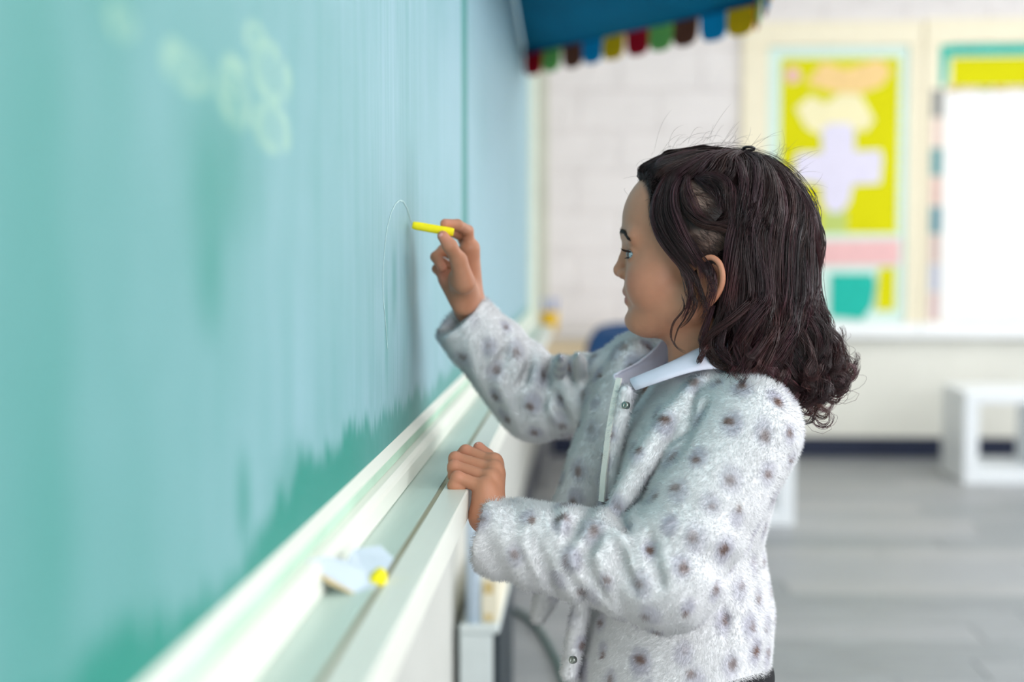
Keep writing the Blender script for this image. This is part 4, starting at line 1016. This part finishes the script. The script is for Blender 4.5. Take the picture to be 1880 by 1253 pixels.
for l in ([(990, 655), (984, 690), (976, 725)], [(1030, 655), (1026, 690), (1022, 720)], [(1062, 650), (1064, 690), (1060, 730)]): ridge(l, .005, .012, .002, 1.55)
for l in ([(1206, 823), (1240, 806), (1280, 784)], [(1318, 1056), (1330, 1110), (1338, 1170), (1345, 1230)], [(1395, 1050), (1415, 1040), (1432, 1028)], [(1282, 700), (1268, 760), (1262, 800)]): crease(l, .0022, .007)
JV, JF = J.mesh()
# normals
def vnormals(V, F):
    n = np.cross(V[F[:, 2]]-V[F[:, 0]], V[F[:, 3]]-V[F[:, 1]]); N = np.zeros_like(V)
    for k in range(4): np.add.at(N, F[:, k], n)
    return N/(np.linalg.norm(N, axis=1, keepdims=True)+1e-12)
JN = vnormals(JV, JF)
cen_t = np.array([.12, 1.6, .75])
# leopard spots: Poisson-spaced centres on the surface
cand = rng.permutation(len(JV))[:26000]; spots = []
for i in cand:
    p = JV[i]
    if not spots or np.min(np.linalg.norm(np.array(spots)-p, axis=1)) > .0375*(1+.22*math.sin(i)): spots.append(p)
spots = np.array(spots); sr = rng.uniform(.75, 1.2, len(spots)); so = rng.normal(size=(len(spots), 3))*.003; strength = rng.uniform(.55, 1, len(spots))
def furcol(p):
    out = np.empty((len(p), 3)); W_ = np.array(lin((252, 252, 254))); H_ = np.array(lin((196, 194, 210))); B_ = np.array(lin((140, 114, 104)))
    for a in range(0, len(p), 40000):
        q = p[a:a+40000]; d2 = ((q[:, None, :].astype(np.float32)-spots[None].astype(np.float32))*np.array([1, 1, .8], np.float32)); dd = np.sqrt((d2**2).sum(2)); j = dd.argmin(1); d = dd[np.arange(len(q)), j]
        dc = np.linalg.norm(q-(spots+so)[j], axis=1); nz = vnoise(q, 420, 3)*.0016
        h = smoothstep(.0155, .0050, d/sr[j]+nz)*.8*strength[j]; c = smoothstep(.0078, .0022, dc/sr[j]+nz)*strength[j]
        col = W_*(1-h[:, None])+H_*h[:, None]; out[a:a+40000] = col*(1-c[:, None])+B_*c[:, None]
    return out
m_fur = mat('white_fur', (240, 241, 244), .95, .05, attr='tint')
jk = mk('jacket', JV, JF, m_fur, girl, True, furcol(JV))
jk['label'] = 'white fluffy fur jacket with brown and grey spots'
# fur: short tapering hairs grown over the whole jacket
tris = np.concatenate([JF[:, [0, 1, 2]], JF[:, [0, 2, 3]]]); e1 = JV[tris[:, 1]]-JV[tris[:, 0]]; e2 = JV[tris[:, 2]]-JV[tris[:, 0]]
ar = np.linalg.norm(np.cross(e1, e2), axis=1)/2; tc_ = JV[tris].mean(1); tn = JN[tris].mean(1)
vis = ((EYE-tc_)*tn).sum(1) > -.15; wgt = ar*np.where(vis, 1.0, .22)
NFUR = 300000
pick = rng.choice(len(tris), NFUR, p=wgt/wgt.sum()); a = np.sqrt(rng.uniform(size=NFUR)); b = rng.uniform(size=NFUR)
t3 = tris[pick]; w0, w1, w2 = (1-a)[:, None], (a*(1-b))[:, None], (a*b)[:, None]
root = JV[t3[:, 0]]*w0+JV[t3[:, 1]]*w1+JV[t3[:, 2]]*w2; nrm = JN[t3[:, 0]]*w0+JN[t3[:, 1]]*w1+JN[t3[:, 2]]*w2
nrm /= np.linalg.norm(nrm, axis=1, keepdims=True)+1e-12
flow = np.stack([.5*vnoise(root, 55, 11)-.15, .3*vnoise(root, 55, 12), -.75+.55*vnoise(root, 55, 13)], 1)
flow -= nrm*(flow*nrm).sum(1, keepdims=True)
L = rng.uniform(.0042, .0074, NFUR)[:, None]; jit = rng.normal(size=(NFUR, 3))*.28
dirn = nrm*.75+flow*.85+jit; dirn /= np.linalg.norm(dirn, axis=1, keepdims=True)
tipv = root+dirn*L
s1 = np.cross(dirn, rng.normal(size=(NFUR, 3))); s1 /= np.linalg.norm(s1, axis=1, keepdims=True)+1e-12; s2 = np.cross(dirn, s1)
hw = .00028; rb = root-nrm*.0008
V = np.stack([rb+s1*hw, rb-s1*hw*.5+s2*hw*.87, rb-s1*hw*.5-s2*hw*.87, tipv], 1).reshape(-1, 3)
ix = np.arange(NFUR)[:, None]*4; F = np.concatenate([ix+[0, 1, 3], ix+[1, 2, 3], ix+[2, 0, 3]])
fc = furcol(root); FN = nrm*.85+dirn*.3; fur = mk('fur', V, F, m_fur, jk, True, np.repeat(fc, 4, axis=0)); fur['kind'] = 'stuff'
FN /= np.linalg.norm(FN, axis=1, keepdims=True); fur.data.normals_split_custom_set_from_vertices(np.repeat(FN, 4, axis=0).astype(np.float32))
# placket edge, snaps
m_plk = mat('cream_facing', (238, 236, 228), .8, .15, noise=.04)
pk = [P(1134, 694, 1.552), P(1124, 740, 1.55), P(1114, 800, 1.545), P(1106, 870, 1.54), P(1102, 920, 1.535)]
V = []; F = []
for i, p in enumerate(pk):
    V += [p+np.array(o_) for o_ in ((-.002, -.002, 0), (.0035, -.0075, 0), (.005, -.005, 0), (0, .003, 0))]
for i in range(len(pk)-1):
    for k in range(4): F.append((4*i+k, 4*i+(k+1) % 4, 4*i+4+(k+1) % 4, 4*i+4+k))
F += [(3, 2, 1, 0), tuple(4*(len(pk)-1)+k for k in range(4))]
mk('front_facing', V, F, m_plk, jk)
m_snap = mat('nickel_snap', (150, 156, 150), .25, .5, metal=.9)
for (px, py, Y) in ((1151, 745, 1.527), (1054, 1212, 1.524)):
    c = P(px, py, Y); n = np.array([-.55, -.8, .15]); n /= np.linalg.norm(n)
    MB().tube([c, c+n*.0045, c+n*.0055, c+n*.005], [.0042, .0042, .003, .0012], 16).build('snap_button', m_snap, jk, True)
# shirt with an open collar
m_shirt = mat('lavender_white_cotton', (232, 230, 246), .8, .2, noise=.03, nscale=60, bump=.1)
T = Field((0, 1.47, .56), (.24, 1.73, .97), .005)
T.op((0, 1.47, .56), (.24, 1.73, .96), torso(.016, .57, .945), .0); T.cone((.128, 1.60, .93), (.118, 1.60, 1.0), .036, .044, .004, 's')
V, F = T.mesh(); shirt = mk('shirt', V, F, m_shirt, girl, True)
def lapel(top, bot, th, name):
    top = resample([P(*p) for p in top], 22); bot = resample([P(*p) for p in bot], 22); rows = 7; V = []; F = []
    mid = np.array([.128, 1.60, .93]); 
    grid = []
    for j in range(rows):
        v = j/(rows-1); r_ = []
        for i in range(22):
            p = top[i]*(1-v)+bot[i]*v; o_ = p-mid; o_[2] = 0; o_ /= np.linalg.norm(o_); r_.append(p+o_*.0055*math.sin(v*PI*.9)+np.array([0, 0, .004*math.sin(v*PI)]))
        grid.append(r_)
    grid = np.array(grid); n_ = np.cross(np.gradient(grid, axis=1), np.gradient(grid, axis=0)); n_ /= np.linalg.norm(n_, axis=2, keepdims=True)+1e-9
    V = np.concatenate([grid.reshape(-1, 3), (grid+n_*th).reshape(-1, 3)]); N_ = rows*22
    for j in range(rows-1):
        for i in range(21):
            a = j*22+i; q = (a, a+1, a+23, a+22); F += [q, tuple(x+N_ for x in q[::-1])]
    ring = list(range(22))+[j*22+21 for j in range(1, rows)]+[(rows-1)*22+i for i in range(20, -1, -1)]+[j*22 for j in range(rows-2, 0, -1)]
    for i in range(len(ring)): a, b = ring[i], ring[(i+1) % len(ring)]; F.append((b, a, a+N_, b+N_))
    o = MB(); o.V = [tuple(v) for v in V]; o.F = F; return o.build(name, m_shirt, shirt, True)
lapel([(1395, 640, 1.60), (1370, 630, 1.568), (1325, 628, 1.552), (1282, 643, 1.548), (1240, 664, 1.550), (1200, 682, 1.556), (1161, 699, 1.568)],
      [(1425, 680, 1.60), (1390, 682, 1.550), (1340, 678, 1.522), (1290, 680, 1.512), (1250, 690, 1.514), (1208, 704, 1.522), (1171, 717, 1.538)], .0022, 'collar')
lapel([(1133, 690, 1.602), (1150, 680, 1.618), (1172, 668, 1.632), (1200, 646, 1.645), (1228, 622, 1.650), (1300, 622, 1.648), (1370, 630, 1.632), (1395, 640, 1.602)],
      [(1142, 706, 1.602), (1160, 704, 1.622), (1188, 694, 1.645), (1214, 676, 1.665), (1240, 655, 1.680), (1310, 655, 1.684), (1390, 682, 1.655), (1425, 680, 1.602)], .0022, 'collar')
# trousers and shoes (below the frame)
m_tr = mat('black_trousers', (20, 20, 24), .8, .2, noise=.1, nscale=40); m_shoe = mat('dark_shoe', (40, 42, 50), .5, .4, noise=.05); m_sole = mat('white_sole', (225, 225, 220), .6, .3)
T = Field((-.03, 1.44, .06), (.26, 1.76, .63), .0045)
T.ell((.112, 1.60, .585), (.100, .112, .05), .02)
for s_ in (-1, 1): T.chain([(.115, 1.60+s_*.055, .56), (.108, 1.60+s_*.062, .33), (.115, 1.60+s_*.06, .085)], [.076, .058, .046], .03)
V, F = T.mesh(); mk('trousers', V, F, m_tr, girl, True)
for s_ in (-1, 1):
    T = Field((-.05, 1.60+s_*.06-.05, .012), (.17, 1.60+s_*.06+.05, .12), .004)
    T.chain([(.115, 1.60+s_*.06, .055), (.01, 1.60+s_*.062, .042)], [.038, .032], .01); T.cone((.115, 1.60+s_*.06, .05), (.115, 1.60+s_*.06, .09), .036, .038, .01)
    V, F = T.mesh(); sh = mk('shoe', V, F, m_shoe, girl, True)
    poly = [(.155*1-.035+ .0, 0)]
    poly = [(.07+.09*math.cos(a), 1.60+s_*.061+.037*math.sin(a), 0.0) for a in np.linspace(0, 2*PI, 24)[:-1]]
    MB().prism(poly, (0, 0, .018)).build('sole', m_sole, sh)

# ---- the chalk held in the raised hand
ax = ch_end-ch_tip; Lc = np.linalg.norm(ax); axn = ax/Lc
o = MB().tube([ch_tip, ch_tip+axn*.0015, ch_tip+axn*.006, ch_end-axn*.003, ch_end], [.0036, .0044, .0048, .0050, .0044], 24).build('chalk_stick', m_chalk, None, True)
tag(o, 'yellow chalk stick pinched in the raised hand touching the chalkboard', 'chalk')
